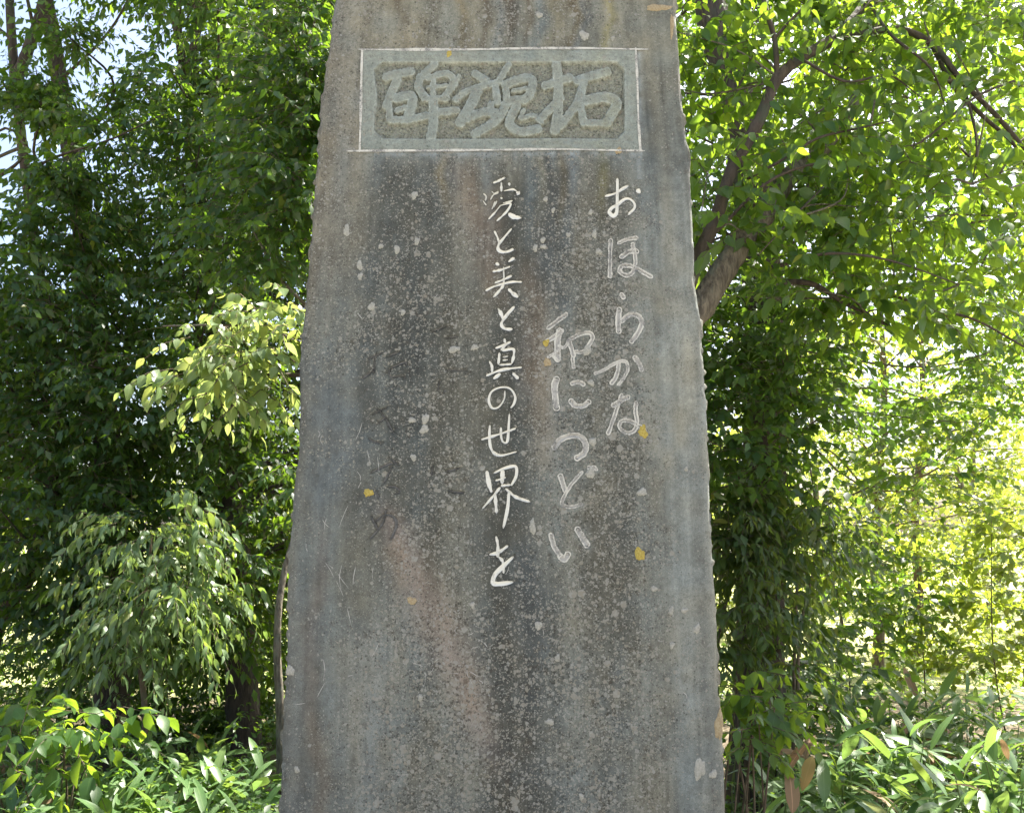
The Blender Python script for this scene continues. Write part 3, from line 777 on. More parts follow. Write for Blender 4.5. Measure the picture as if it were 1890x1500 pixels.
    for i, (cx, cy, rx, ry, mt) in enumerate([
        (680, 909, 8, 8, 'lich_y'), (1187, 796, 9, 11, 'lich_y'), (1180, 1022, 8.5, 13, 'lich_y'), (1286, 1160, 6, 9, 'lich_w'), (1327, 1338, 7, 30, 'lich_o'), (829, 98, 5, 10, 'lich_y'), (1078, 66, 8, 9, 'lich_w'), (1131, 71, 4, 4, 'lich_w'), (1142, 278, 6, 7, 'lich_o'),
        (1008, 632, 7, 6, 'lich_y'), (1010, 668, 6, 9, 'lich_o'), (838, 645, 10, 6, 'lich_w'), (876, 641, 6, 6, 'lich_w'), (785, 773, 6, 10, 'lich_w'), (783, 792, 8, 8, 'lich_w'), (760, 775, 6, 6, 'lich_w'), (664, 490, 6, 8, 'lich_w'), (765, 361, 6, 7, 'lich_w'), (733, 461, 6, 7, 'lich_w'),
        (770, 446, 5, 6, 'lich_w'), (535, 1237, 7, 11, 'lich_w'), (1291, 1418, 9, 22, 'lich_w'), (1316, 1428, 7, 8, 'lich_w'), (994, 1154, 6, 9, 'lich_w'), (1015, 1332, 7, 6, 'lich_w'), (1239, 1127, 4.5, 8, 'lich_w'), (1263, 1126, 6, 5, 'lich_w'), (1029, 1214, 4, 8, 'lich_w'),
        (983, 972, 6, 13, 'lich_w'), (1090, 872, 9, 10, 'lich_w'), (1094, 815, 6, 9, 'lich_w'), (1185, 908, 8, 8, 'lich_w'), (1084, 646, 8, 9, 'lich_w'), (1091, 706, 6, 6, 'lich_w'), (640, 426, 6, 10, 'lich_w'), (686, 566, 6, 8, 'lich_w'), (744, 577, 5, 5, 'lich_w'), (703, 455, 4, 5, 'lich_w'),
        (1002, 443, 5, 5, 'lich_w'), (988, 458, 5, 6, 'lich_w'), (1003, 455, 5, 5, 'lich_w'), (1049, 433, 4, 5, 'lich_w'), (1097, 432, 5, 7, 'lich_w'), (1105, 464, 5, 6, 'lich_w'), (1090, 392, 4, 5, 'lich_w'), (1007, 368, 4, 5, 'lich_w'), (1021, 388, 3.5, 5, 'lich_w'), (665, 510, 5, 6, 'lich_w'),
        (763, 844, 6, 6, 'lich_w'), (548, 1420, 5, 6, 'lich_w'), (776, 1287, 5, 6, 'lich_w'), (760, 1108, 8, 8, 'lich_o'), (872, 1116, 5, 5, 'lich_w'), (1207, 1086, 5, 6, 'lich_w'), (1240, 1190, 5, 6, 'lich_w'), (1266, 865, 4, 4, 'lich_w'), (1215, 14, 20, 7, 'lich_o'), (1240, 48, 4, 20, 'lich_o'), (1073, 1470, 5, 6, 'lich_w'), (995, 28, 6, 6, 'lich_w')]):
        rosette(cx, cy, rx, ry, M[mt], 700 + i)
    return root
make_stele()

# ---------------------------------------------------------------- leaves
def leaf_lo(width, fold=0.12, droop=0.12):
    v = np.array([(0, 0, 0), (-width / 2, .42, fold * width), (0, .5, 0), (width / 2, .42, fold * width), (0, 1, -droop)], float)
    f = np.array([(0, 2, 1), (2, 4, 1), (0, 3, 2), (2, 3, 4)])
    return v, f, np.array([0, 1, 0, 1, 0], float)

def leaf_hi(width, fold=0.15, droop=0.16, tip=0.75):
    w = width / 2
    v = np.array([(0, 0, 0), (-w * .8, .22, fold * w), (0, .24, .015), (w * .8, .22, fold * w), (-w, .48, fold * w * 1.2), (0, .52, 0.0), (w, .48, fold * w * 1.2), (-w * .62, .76, fold * w - droop * .4), (0, .8, -droop * .5), (w * .62, .76, fold * w - droop * .4), (0, 1.05, -droop)], float)
    f = np.array([(0, 2, 1), (0, 3, 2), (1, 2, 5), (1, 5, 4), (2, 3, 6), (2, 6, 5), (4, 5, 8), (4, 8, 7), (5, 6, 9), (5, 9, 8), (7, 8, 10), (8, 9, 10)])
    return v, f, np.array([0, 1, 0, 1, 1, 0, 1, 1, 0, 1, 0], float)

LO = leaf_lo(0.50); LO_N = leaf_lo(0.34, droop=.25); LO_W = leaf_lo(0.62)
HI = leaf_hi(0.54); HI_N = leaf_hi(0.36, droop=.22)

def leaf_frames(pos, axis, nrm, size):
    """(N,3,3) matrices whose columns are side, axis, normal times size"""
    y = norm(axis); x = norm(np.cross(y, nrm)); z = np.cross(x, y)
    return np.stack([x, y, z], -1) * size[:, None, None]

def realise(leaves, tmpl):
    pos, axis, nrm, size, rnd = leaves
    v, f, mid = tmpl
    R = leaf_frames(pos, axis, nrm, size)
    V = np.einsum('nij,kj->nki', R, v) + pos[:, None]
    Fc = f[None] + (np.arange(len(pos)) * len(v))[:, None, None]
    return V.reshape(-1, 3), Fc.reshape(-1, 3), {'rnd': np.repeat(rnd, len(v)), 'mid': np.tile(mid, len(pos))}

def sprays(base, dirs, length, nleaf, size, droop, g, flat=0.75, hang=0.35):
    """leafy twigs: leaves alternate along a drooping twig. returns leaf arrays and the twig curves"""
    n = len(base)
    t = (np.arange(nleaf) + .6) / nleaf
    t = np.clip(t[None] + g.normal(0, .03, (n, nleaf)), .05, 1.02)
    dirs = norm(dirs); down = np.array((0, 0, -1.0))
    L = length * g.uniform(.7, 1.25, (n, 1, 1))
    pos = base[:, None] + dirs[:, None] * L * t[..., None] + down * (droop * L * t[..., None] ** 2)
    tan = norm(dirs[:, None] + down * (2 * droop * t[..., None]))
    up = np.array((0, 0, 1.0))
    side = norm(np.cross(tan, up + g.normal(0, .15, (n, 1, 3))))
    sg = np.where(np.arange(nleaf) % 2 == 0, 1.0, -1.0)[None, :, None]
    ax = norm(side * sg * g.uniform(.5, 1.0, (n, nleaf, 1)) + tan * .65 + down * (hang * g.uniform(.3, 1.7, (n, nleaf, 1))) + g.normal(0, .22, (n, nleaf, 3)))
    nr = norm(up * flat + g.normal(0, .38, (n, nleaf, 3)) + side * sg * .15)
    sz = size * g.uniform(.75, 1.2, (n, 1)) * g.uniform(.6, 1.25, (n, nleaf)) * (1 - .25 * t)
    rnd = np.clip(g.normal(.5, .18, (n, 1)) + g.normal(0, .16, (n, nleaf)), 0, .95)
    yel = g.random((n, nleaf)) < .012
    rnd = np.where(yel, .985, rnd)
    r3 = lambda a: a.reshape(-1, 3)
    ends = base[:, None] + dirs[:, None] * L * np.array((0, .5, 1.0))[None, :, None] + down * (droop * L * np.array((0, .25, 1.0))[None, :, None])
    return (r3(pos), r3(ax), r3(nr), sz.ravel(), rnd.ravel()), ends

def cat_leaves(ls):
    return tuple(np.concatenate([l[i] for l in ls]) for i in range(5))

def twig_mesh(ends, r=0.0022):
    """three-sided tapered twigs, vectorised; ends (N,3,3)"""
    n = len(ends)
    tan = norm(ends[:, -1] - ends[:, 0])
    a = norm(np.cross(tan, np.array((.3, .2, .93)))); b = np.cross(tan, a)
    V = []
    for k, rr in ((0, r), (1, r * .75), (2, r * .35)):
        for ang in (0, 2.094, 4.189):
            V.append(ends[:, k] + rr * (math.cos(ang) * a + math.sin(ang) * b))
    V = np.stack(V, 1)
    q = np.array([(s * 3 + i, s * 3 + (i + 1) % 3, s * 3 + 3 + (i + 1) % 3, s * 3 + 3 + i) for s in (0, 1) for i in range(3)])
    Fq = q[None] + (np.arange(n) * 9)[:, None, None]
    return V.reshape(-1, 3), Fq.reshape(-1, 4)

def clump_leaves(clumps, g, nspray, nleaf, length, size, droop, hang=.35, flat=.75, outward=.8):
    ls, es = [], []
    for c, r in clumps:
        c = np.asarray(c, float); r = np.broadcast_to(np.asarray(r, float), (3,))
        n = max(2, int(nspray))
        d = norm(g.normal(0, 1, (n, 3)))
        rad = g.random((n, 1)) ** (1 / 2.2)
        base = c + d * rad * r
        dd = d * outward * np.array((1, 1, .35)) + g.normal(0, .5, (n, 3)) * np.array((1, 1, .35)) + np.array((0, 0, .12))
        l, e = sprays(base, dd, length, nleaf, size, droop, g, flat, hang)
        ls.append(l); es.append(e)
    return cat_leaves(ls), np.concatenate(es)

LEAFMESH = {}
def shared_leaf(key, tmpl, mat):
    if key not in LEAFMESH:
        v, f, mid = tmpl
        LEAFMESH[key] = mesh_np('leaf', v, f, [mat], {'rnd': np.zeros(len(v)), 'mid': mid})
    return LEAFMESH[key]

def in_view(p, margin=0):
    x, y, d = proj(p)
    stone = (x > np.interp(y, [0, 1500], [619, 517])) & (x < np.interp(y, [0, 1500], [1247, 1338]))
    return (d > .3) & (x > -margin) & (x < 1890 + margin) & (y > -margin) & (y < 1500 + margin) & ~stone, x, y, d

def add_foliage(root, leaves, ends, tmpl, mat, key, singles=0, name='crown', twigs=True, twig_r=.0022):
    """foliage of one plant. the leaves that show largest are parts of their own, the rest one mass"""
    base = np.array(root.location)
    if singles:
        vis, x, y, d = in_view(leaves[0])
        score = np.where(vis, leaves[3] / d, 0)
        pick = np.argsort(-score)[:singles]
        pick = pick[score[pick] > 0]
        R = leaf_frames(leaves[0][pick], leaves[1][pick], leaves[2][pick], leaves[3][pick])
        me = shared_leaf(key, tmpl, mat)
        for k, i in enumerate(pick):
            o = bpy.data.objects.new('leaf', me)
            mm = np.eye(4); mm[:3, :3] = R[k]; mm[:3, 3] = leaves[0][i] - base
            col.objects.link(o); o.parent = root
            o.matrix_local = Matrix(mm.tolist())
        rest = np.setdiff1d(np.arange(len(leaves[0])), pick)
        leaves = tuple(a[rest] for a in leaves)
    v, f, at = realise(leaves, tmpl)
    o = link(name, mesh_np(name, v - base, f, [mat], at), root)
    o['kind'] = 'stuff'
    if twigs and ends is not None:
        tv, tf = twig_mesh(ends, twig_r)
        t = link('twigs', mesh_np('twigs', tv - base, tf, [M['twig']]), root)
        t['kind'] = 'stuff'
    return o

def add_tube(root, name, pts, radii, mat, sides=10, n=8, rough=.08, seed=0):
    base = np.array(root.location)
    v, f = tube(pts, radii, sides, n, rough, seed)
    return link(name, mesh_np(name, v - base, f, [mat]), root)

def connect(clumps, path, g, r0=.016):
    """slender boughs from a trunk to each clump of foliage"""
    path = catmull(np.asarray(path, float), 8)
    parts = []
    for i, (c, r) in enumerate(clumps):
        c = np.asarray(c, float)
        d = np.linalg.norm(path - c, axis=1) + np.maximum(path[:, 2] - c[2] + .25, 0) * 2.0
        a = path[int(np.argmin(d))]
        m = (a + c) / 2 + np.array((0, 0, .06)) * np.linalg.norm(c - a) + g.normal(0, .10, 3) * np.linalg.norm(c - a)
        parts.append(tube([a, m, c, c + (c - m) * .5], [r0, r0 * .72, r0 * .42, .003], 5, 5, .05, i))
    return join(parts)

def make_tree(name, label, cat, trunk, radii, clumps, fol, mat, tmpl, key, bark='bark_dark', limbs=(), singles=0, group=None, bough=.016, seed=1, sides=14, limb_bark=None, limb_k=1.0):
    g = np.random.default_rng(seed)
    trunk = [np.asarray(p, float) for p in trunk]
    root = thing(name, label, cat, tuple(trunk[0]), group)
    add_tube(root, 'trunk', trunk, radii, M[bark], sides, 10, .07, seed)
    allp = catmull(np.array(trunk), 8)
    for i, (pts, rr) in enumerate(limbs):
        add_tube(root, 'limb', pts, np.array(rr) * limb_k, M[limb_bark or bark], 10, 9, .10, seed + i + 1)
    if clumps:
        ps = [np.array(trunk)] + [np.array(p) for p, _ in limbs]
        # every clump hangs on the nearest wood
        grp = {}
        for c in clumps:
            k = int(np.argmin([np.min(np.linalg.norm(catmull(p, 6) - np.asarray(c[0]), axis=1)) for p in ps]))
            grp.setdefault(k, []).append(c)
        v, f = join([connect(cs, ps[k], g, bough) for k, cs in grp.items()])
        o = link('boughs', mesh_np('boughs', v - np.array(root.location), f, [M[bark]]), root)
        o['kind'] = 'stuff'
        L, E = clump_leaves(clumps, g, **fol)
        add_foliage(root, L, E, tmpl, mat, key, singles)
    return root

# ---------------------------------------------------------------- trees on the left
def gap(x, y, gaps):
    return any((x - a) ** 2 + (y - b) ** 2 < r * r for a, b, r in gaps)

def ground_z(x, y):
    return -0.03

def foot(px, Y):
    x = (px - 945) / F * Y / CT
    # foot of a trunk on the ground at distance Y, under pixel column px near the bottom of the view
    z = ground_z(x, Y)
    t = (Y * CT + (z - EYE) * ST)
    return np.array(((px - 945) / F * t, Y, z - .04))

GL = np.random.default_rng(21)
GAPS_L = [(40, 25, 175), (20, 130, 150), (35, 230, 160), (70, 250, 130), (45, 375, 150), (90, 470, 80), (250, 85, 80), (175, 125, 26), (440, 112, 24), (575, 20, 26), (325, 530, 18), (190, 505, 20), (165, 880, 24), (270, 890, 20), (370, 905, 18), (20, 470, 30)]
left_cl = []
for iy, y in enumerate(np.arange(-290, 1075, 74)):
    for x in np.arange(-170, 650, 74):
        xx, yy = x + GL.uniform(-30, 30), y + GL.uniform(-30, 30)
        if gap(xx, yy, GAPS_L): continue
        low = np.interp(xx, [-150, 60, 150, 210, 300, 400, 430, 640], [1040, 1020, 1030, 1130, 1080, 1060, 1040, 1000])
        if yy > low: continue
        Y = GL.uniform(5.0, 7.4) if xx < 470 else GL.uniform(4.2, 5.6)
        r = GL.uniform(.26, .42)
        if gap(xx, yy, [(a, b, c + 34) for a, b, c in GAPS_L]): r *= .6
        left_cl.append((xx, yy, Y, r))
SUND = np.array(sd)
SUNNY = [(P(440, 640, 3.25), .5), (P(280, 1060, 4.6), .5), (P(400, 170, 5.4), .4), (P(1620, 230, 3.9), .7), (P(1800, 420, 4.0), .5), (P(1420, 1330, 3.0), .35), (P(300, 1440, 3.6), .7), (P(1650, 1420, 3.8), .5), (P(420, 1440, 3.9), .5)]
def sun_lane(c, pad=0.0, first=99):
    """clearings in the crowns through which the sun reaches lower leaves"""
    for t, r in SUNNY[:first]:
        d = np.asarray(c) - t; k = d @ SUND
        if k > .35 and np.linalg.norm(d - k * SUND) < r + pad: return True
    return False
def canopy(n, x0, x1, y0, y1, z0, z1, seed):
    g = np.random.default_rng(seed)
    return [(np.array((g.uniform(x0, x1), yy, 2.3 + .76 * yy + g.uniform(0, 2.2))), (.75, .75, .4)) for yy in g.uniform(y0, y1, n)]


def pick(f): return [(P(x, y, Y), (r * 1.1, r * 1.1, r * .85)) for x, y, Y, r in left_cl if f(x, Y) and not sun_lane(P(x, y, Y), .2, 99 if x > 470 else 2)]
FOL_L = dict(nspray=42, nleaf=12, length=.34, size=.084, droop=.35, hang=.75, flat=.6)
TOP_L = dict(nspray=20, nleaf=12, length=.7, size=.15, droop=.25)

def add_top(root, clumps, mat, seed, fol=TOP_L):
    clumps = [c for c in clumps if not sun_lane(c[0], .75)]
    if not clumps: return
    """upper crown, above the picture, that shades the ground"""
    g = np.random.default_rng(seed)
    L, E = clump_leaves(clumps, g, **fol)
    v, f, at = realise(L, LO_W)
    o = link('upper_crown', mesh_np('upper_crown', v - np.array(root.location), f, [mat], at), root)
    o['kind'] = 'stuff'

tA = [foot(193, 6.1), P(205, 1300, 6.1), P(214, 1180, 6.15), P(205, 900, 6.3), P(165, 500, 6.5), P(110, 150, 6.6), P(60, -200, 6.7), np.array((-4.0, 7.0, 6.8))]
for x, y in ((20, 175), (75, 185), (120, 70), (115, 335), (130, 420), (20, 440), (180, 1100), (230, 1150), (200, 1200), (150, 1110), (400, 1110), (440, 1130), (380, 1150), (60, 1080), (110, 1120), (480, 1110), (520, 1080), (200, 1040), (230, 960), (185, 880), (200, 780), (180, 680), (160, 560), (140, 450), (120, 330), (95, 200), (440, 1060), (430, 980), (450, 900), (415, 800), (410, 700), (390, 600), (385, 500), (370, 400), (355, 300), (345, 230), (90, 900), (60, 1010), (110, 760), (90, 600), (70, 480), (500, 960), (505, 1020), (520, 850), (505, 760), (530, 700), (515, 420), (530, 330), (545, 240), (560, 120), (575, 40), (560, 500), (590, 180), (480, 1040), (470, 760)):
    left_cl.append((x + GL.uniform(-14, 14), y, GL.uniform(5.2, 5.6) if x < 470 else GL.uniform(4.2, 4.5), .28 if y > 350 else (.2 if x > 130 else .11)))
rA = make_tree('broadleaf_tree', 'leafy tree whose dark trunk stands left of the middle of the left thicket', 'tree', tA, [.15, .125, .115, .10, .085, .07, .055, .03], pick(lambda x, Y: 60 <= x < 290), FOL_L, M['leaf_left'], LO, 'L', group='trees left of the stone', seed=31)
add_top(rA, canopy(15, -5.5, -2.2, 5.6, 9.0, 5.4, 8.2, 32), M['leaf_left'], 33)

tB = [foot(450, 6.5), P(448, 1300, 6.5), P(440, 1120, 6.5), P(420, 800, 6.6), P(375, 420, 6.7), P(344, 165, 6.8)]
limbsB = [([P(344, 165, 6.8), P(333, 90, 6.85), P(318, -10, 6.9), P(300, -260, 7.0)], [.045, .035, .032, .015]),
          ([P(344, 165, 6.8), P(362, 70, 6.75), P(366, 0, 6.7), P(380, -280, 6.6)], [.05, .04, .036, .016])]
back_cl = []
for y in np.arange(-120, 1080, 72):
    for x in np.arange(400, 900, 80):
        back_cl.append((P(x + GL.uniform(-25, 25), y + GL.uniform(-25, 25), GL.uniform(6.9, 7.9)), (.36, .3, .3)))
back_cl = [c for c in back_cl if not sun_lane(c[0], .45, 2)]
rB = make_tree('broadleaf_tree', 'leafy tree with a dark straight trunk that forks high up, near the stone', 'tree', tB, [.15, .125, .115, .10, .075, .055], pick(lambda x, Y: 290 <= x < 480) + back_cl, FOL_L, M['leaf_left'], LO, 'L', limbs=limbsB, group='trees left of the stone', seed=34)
add_top(rB, canopy(17, -2.6, -.2, 5.4, 9.4, 5.4, 8.4, 35), M['leaf_left'], 36)

tC = [foot(522, 4.7), P(518, 1330, 4.7), P(512, 1180, 4.7), P(524, 1060, 4.75), P(572, 880, 4.9), P(620, 500, 5.1), P(600, 0, 5.3), np.array((-1.3, 5.6, 5.4))]
make_tree('slender_tree', 'slender pale mottled young tree right beside the left edge of the stone', 'tree', tC, [.030, .023, .020, .018, .017, .015, .013, .008], pick(lambda x, Y: x >= 480), FOL_L, M['leaf_left'], LO, 'L', bark='bark_grey', group='trees left of the stone', seed=37)

tD = [foot(-60, 5.8), P(-20, 1200, 5.8), P(38, 1080, 5.8), P(75, 980, 5.8), P(110, 780, 5.9), P(60, 420, 6.0), P(25, 120, 6.1), P(0, -250, 6.2), np.array((-4.6, 6.4, 6.0))]
limbsD = [([P(25, 160, 6.1), P(52, 90, 6.1), P(75, 20, 6.1), P(95, -120, 6.1)], [.05, .042, .038, .02]), ([P(-60, 350, 5.9), P(10, 318, 5.85), P(52, 282, 5.8)], [.022, .016, .006])]
rD = make_tree('leaning_tree', 'leaning tree with bare grey lower trunk at the far left', 'tree', tD, [.07, .06, .05, .045, .04, .036, .034, .025, .02], pick(lambda x, Y: x < 60), FOL_L, M['leaf_left'], LO, 'L', bark='bark_dark', limbs=limbsD, group='trees left of the stone', seed=38)
add_top(rD, canopy(6, -7.5, -4.6, 5.0, 8.4, 4.8, 7.0, 39), M['leaf_left'], 40)

# hanging leafy bough that catches the sun, low in the left thicket
gH = np.random.default_rng(41)
hang_cl = [(P(x, y, 4.5 + GLy), r) for x, y, GLy, r in ((235, 990, .2, .2), (290, 960, 0, .22), (270, 1060, 0, .24), (215, 1110, .1, .22), (330, 1010, .1, .2), (255, 1150, 0, .2), (320, 1100, 0, .2), (195, 1180, .1, .16), (300, 1180, .05, .16), (370, 1090, .2, .15))]
rH = thing('young_tree', 'small green tree with drooping sunlit sprays low in the left thicket', 'tree', tuple(foot(262, 4.9)), 'trees left of the stone')
add_tube(rH, 'trunk', [foot(262, 4.9), P(268, 1330, 4.9), P(258, 1200, 4.85), P(272, 1080, 4.8), P(280, 985, 4.75)], [.022, .018, .015, .010, .004], M['bark_brown'], 9, 8, .06, 3)
L, E = clump_leaves(hang_cl, gH, nspray=17, nleaf=12, length=.30, size=.085, droop=.7, hang=1.1, flat=.5)
M['leaf_pale_sunlit'] = mat_leaf('sunlit_pale_leaf', (0.09, 0.15, 0.07), (0.16, 0.23, 0.11), (0.26, 0.40, 0.07), 0.42, rough=.34)  # pale tone paints the sunlight on the hanging sprays into the leaf colour
add_foliage(rH, L, E, HI_N, M['leaf_pale_sunlit'], 'H', 160)

# dark understorey shrubs against the bright meadow
def shrub(name, label, px, Y, clumps, n, size, mat, tmpl, key, seed, singles=0, group=None, hang=.4, length=.3, nstem=4, bark='bark_dark', nleaf=10, droop=.3, cat='shrub'):
    g = np.random.default_rng(seed)
    b = foot(px, Y)
    root = thing(name, label, cat, tuple(b), group)
    for i, (c, r) in enumerate(clumps[:nstem]):
        c = np.asarray(c)
        m = b * .5 + c * .5 + g.normal(0, .05, 3)
        add_tube(root, 'stem', [b + g.normal(0, .04, 3) * (1, 1, 0), m, c], [.007, .005, .002], M['twig'], 6, 5, .05, seed + i)
    L, E = clump_leaves(clumps, g, nspray=n, nleaf=nleaf, length=length, size=size, droop=droop, hang=hang)
    add_foliage(root, L, E, tmpl, mat, key, singles, name='foliage')
    return root
US = [('dark understorey shrub between the leaning tree and the first dark trunk', 80, 7.2, [(-20, 1200), (20, 1290), (60, 1210), (110, 1260), (60, 1330), (130, 1180), (20, 1130), (110, 1340), (-10, 1340), (150, 1300), (170, 1130), (60, 1150), (150, 1230)]),
      ('dark understorey shrub between the two dark trunks of the left thicket', 310, 7.3, [(250, 1290), (300, 1260), (350, 1310), (290, 1340), (390, 1270), (330, 1360), (260, 1350), (410, 1330), (260, 1220), (340, 1200), (380, 1180), (300, 1170), (230, 1240), (370, 1360), (240, 1320)]),
      ('dark understorey shrub right behind the straight dark trunk by the stone', 470, 7.3, [(440, 1220), (490, 1260), (520, 1200), (470, 1330), (510, 1350), (420, 1340), (540, 1280), (400, 1190), (460, 1160), (520, 1120), (430, 1280), (560, 1340), (490, 1180)])]
for i, (lb, px, Y, cl) in enumerate(US):
    shrub('understorey_shrub', lb, px, Y, [(P(x, y, Y + (k % 3 - 1) * .35), .28) for k, (x, y) in enumerate(cl)], 40, .078, M['leaf_left'], LO, 'U', 50 + i, group='shrubs under the left trees')

# compound-leaved shrub in the lower left corner
cl = [(P(x, y, Y), .10) for x, y, Y in ((20, 1335, 3.7), (60, 1360, 3.6), (110, 1335, 3.75), (150, 1360, 3.7), (190, 1350, 3.75), (120, 1385, 3.8), (-30, 1345, 3.6), (20, 1385, 3.5), (70, 1322, 3.9))]
shrub('broadleaf_shrub', 'shrub with broad compound leaves in the lower left corner above the bamboo grass', 90, 3.85, cl, 4, .10, M['leaf_right'], HI, 'C', 60, singles=130, hang=.7, length=.34, nstem=9, nleaf=8, droop=.45)

# ---------------------------------------------------------------- trees on the right
GR = np.random.default_rng(71)
near_cl = []
for y in np.arange(-170, 620, 88):
    for x in np.arange(1290, 1990, 88):
        xx, yy = x + GR.uniform(-36, 36), y + GR.uniform(-36, 36)
        if gap(xx, yy, [(1560, 40, 44), (1700, 290, 40), (1420, 310, 36), (1575, 385, 38), (1530, 600, 50), (1850, 620, 60), (1340, 470, 40), (1330, 250, 50)]): continue
        if yy > np.interp(xx, [1290, 1500, 1700, 1890], [540, 560, 600, 640]): continue
        pn = P(xx, yy, GR.uniform(3.3, 4.7))
        near_cl.append((pn, (.22, .26, .16)))
left_sprig = [(P(x, y, Y), (.10, .12, .07)) for x, y, Y in ((530, 560, 3.3), (480, 585, 3.3), (430, 600, 3.2), (385, 605, 3.3), (520, 625, 3.25), (470, 650, 3.2), (420, 665, 3.2), (375, 672, 3.25), (345, 690, 3.3), (430, 715, 3.15), (390, 720, 3.25), (500, 700, 3.3), (445, 650, 3.15), (540, 600, 3.2))]
tN = [np.array((.18, 3.25, -.05)), np.array((.30, 3.35, .8)), P(1230, 690, 3.5), P(1300, 555, 3.6), P(1360, 460, 3.7), P(1410, 395, 3.8), P(1452, 330, 3.9), P(1525, 265, 4.05), P(1590, 150, 4.2), P(1650, -150, 4.5)]
limbsN = [
 ([P(1230, 640, 3.45), P(1282, 490, 3.45), P(1318, 410, 3.45), P(1352, 310, 3.5), P(1400, 225, 3.5), P(1432, 150, 3.5), P(1478, 108, 3.55), P(1540, 70, 3.6), P(1600, 0, 3.7), P(1660, -120, 3.8)], [.05, .043, .038, .036, .034, .032, .032, .034, .028, .02]),
 ([P(1530, 74, 3.6), P(1590, 62, 3.6), P(1665, 55, 3.6), P(1725, 88, 3.55), P(1775, 150, 3.5), P(1840, 215, 3.5), P(1900, 285, 3.5)], [.022, .02, .019, .018, .013, .012, .009]),
 ([P(1722, 86, 3.55), P(1760, 160, 3.6), P(1815, 215, 3.6), P(1870, 265, 3.6), P(1900, 320, 3.6)], [.014, .013, .012, .009, .006]),
 ([P(1435, 150, 3.5), P(1430, 75, 3.5), P(1412, 10, 3.5), P(1400, -60, 3.5)], [.016, .014, .014, .008]),
 ([P(1432, 68, 3.5), P(1462, 35, 3.5), P(1500, -6, 3.5), P(1530, -60, 3.5)], [.009, .008, .007, .004]),
 ([P(1380, 330, 3.5), P(1450, 292, 3.5), P(1510, 255, 3.5), P(1580, 238, 3.5), P(1650, 222, 3.5)], [.009, .008, .007, .006, .003]),
 ([P(1560, 130, 3.8), P(1600, 100, 3.8), P(1650, 75, 3.8)], [.006, .005, .003]),
 ([P(1440, 520, 3.9), P(1500, 525, 3.9), P(1560, 560, 3.9), P(1640, 600, 3.9)], [.018, .016, .012, .006]),
 ([P(1650, 545, 3.9), P(1720, 570, 3.9), P(1800, 590, 3.9), P(1890, 640, 3.9)], [.010, .009, .008, .006]),
 ([P(1560, 300, 4.0), P(1650, 310, 4.0), P(1720, 250, 4.0), P(1790, 290, 4.0), P(1880, 400, 4.0)], [.012, .010, .009, .007, .004]),
 ([P(1320, 430, 3.45), P(1420, 335, 3.4), P(1520, 300, 3.4), P(1600, 310, 3.4)], [.009, .008, .006, .003]),
 ([P(1600, 0, 3.6), P(1645, 65, 3.45), P(1720, 130, 3.4), P(1752, 230, 3.4)], [.009, .008, .006, .003]),
 ([P(1440, 490, 3.6), P(1530, 468, 3.5), P(1640, 480, 3.4), P(1770, 525, 3.4)], [.010, .008, .006, .003]),
 ([P(1780, 160, 3.5), P(1802, 260, 3.4), P(1795, 340, 3.4)], [.008, .006, .003]),
 ([P(1545, 320, 3.9), P(1480, 385, 3.5), P(1400, 470, 3.4)], [.008, .006, .003]),
 ([P(1900, 140, 3.5), P(1800, 180, 3.4), P(1700, 262, 3.4), P(1640, 270, 3.4)], [.009, .007, .005, .003]),
 ([P(1480, 110, 3.5), P(1560, 150, 3.4), P(1640, 140, 3.4), P(1700, 180, 3.4)], [.009, .007, .005, .003]),
 # low boughs that reach past the left edge of the stone
 ([np.array((.02, 3.36, 1.75)), P(700, 690, 3.4), P(600, 692, 3.38), P(530, 692, 3.35), P(455, 690, 3.3), P(410, 705, 3.25)], [.030, .026, .018, .012, .008, .004]),
 ([P(600, 640, 3.4), P(545, 630, 3.35), P(500, 608, 3.3), P(420, 600, 3.3), P(300, 602, 3.3)], [.012, .010, .009, .006, .003]),
]
LEAFN = dict(nspray=17, nleaf=9, length=.30, size=.088, droop=.35, hang=.8, flat=.55)
rN = make_tree('ovate_leaved_tree', 'near tree with a leaning grey trunk emerging behind the right edge of the stone', 'tree', tN, [.10, .085, .07, .062, .058, .056, .052, .04, .03, .015], near_cl, LEAFN, M['leaf_right'], HI, 'R', bark='bark_grey', limbs=limbsN, singles=300, bough=.006, seed=72, limb_bark='bark_dark', limb_k=.82)

M['leaf_sprig_sunlit'] = mat_leaf('sunlit_sprig_leaf', (0.09, 0.15, 0.06), (0.16, 0.23, 0.10), (0.36, 0.48, 0.12), 0.5, rough=.34)  # whitened copy of this tree's leaf, strong sun painted into its colour
gp = np.random.default_rng(73)
L, E = clump_leaves(left_sprig, gp, nspray=8, nleaf=7, length=.17, size=.070, droop=.6, hang=1.0, flat=.6)
add_foliage(rN, L, E, HI, M['leaf_sprig_sunlit'], 'S', 150, name='low_bough_foliage', twig_r=.003)

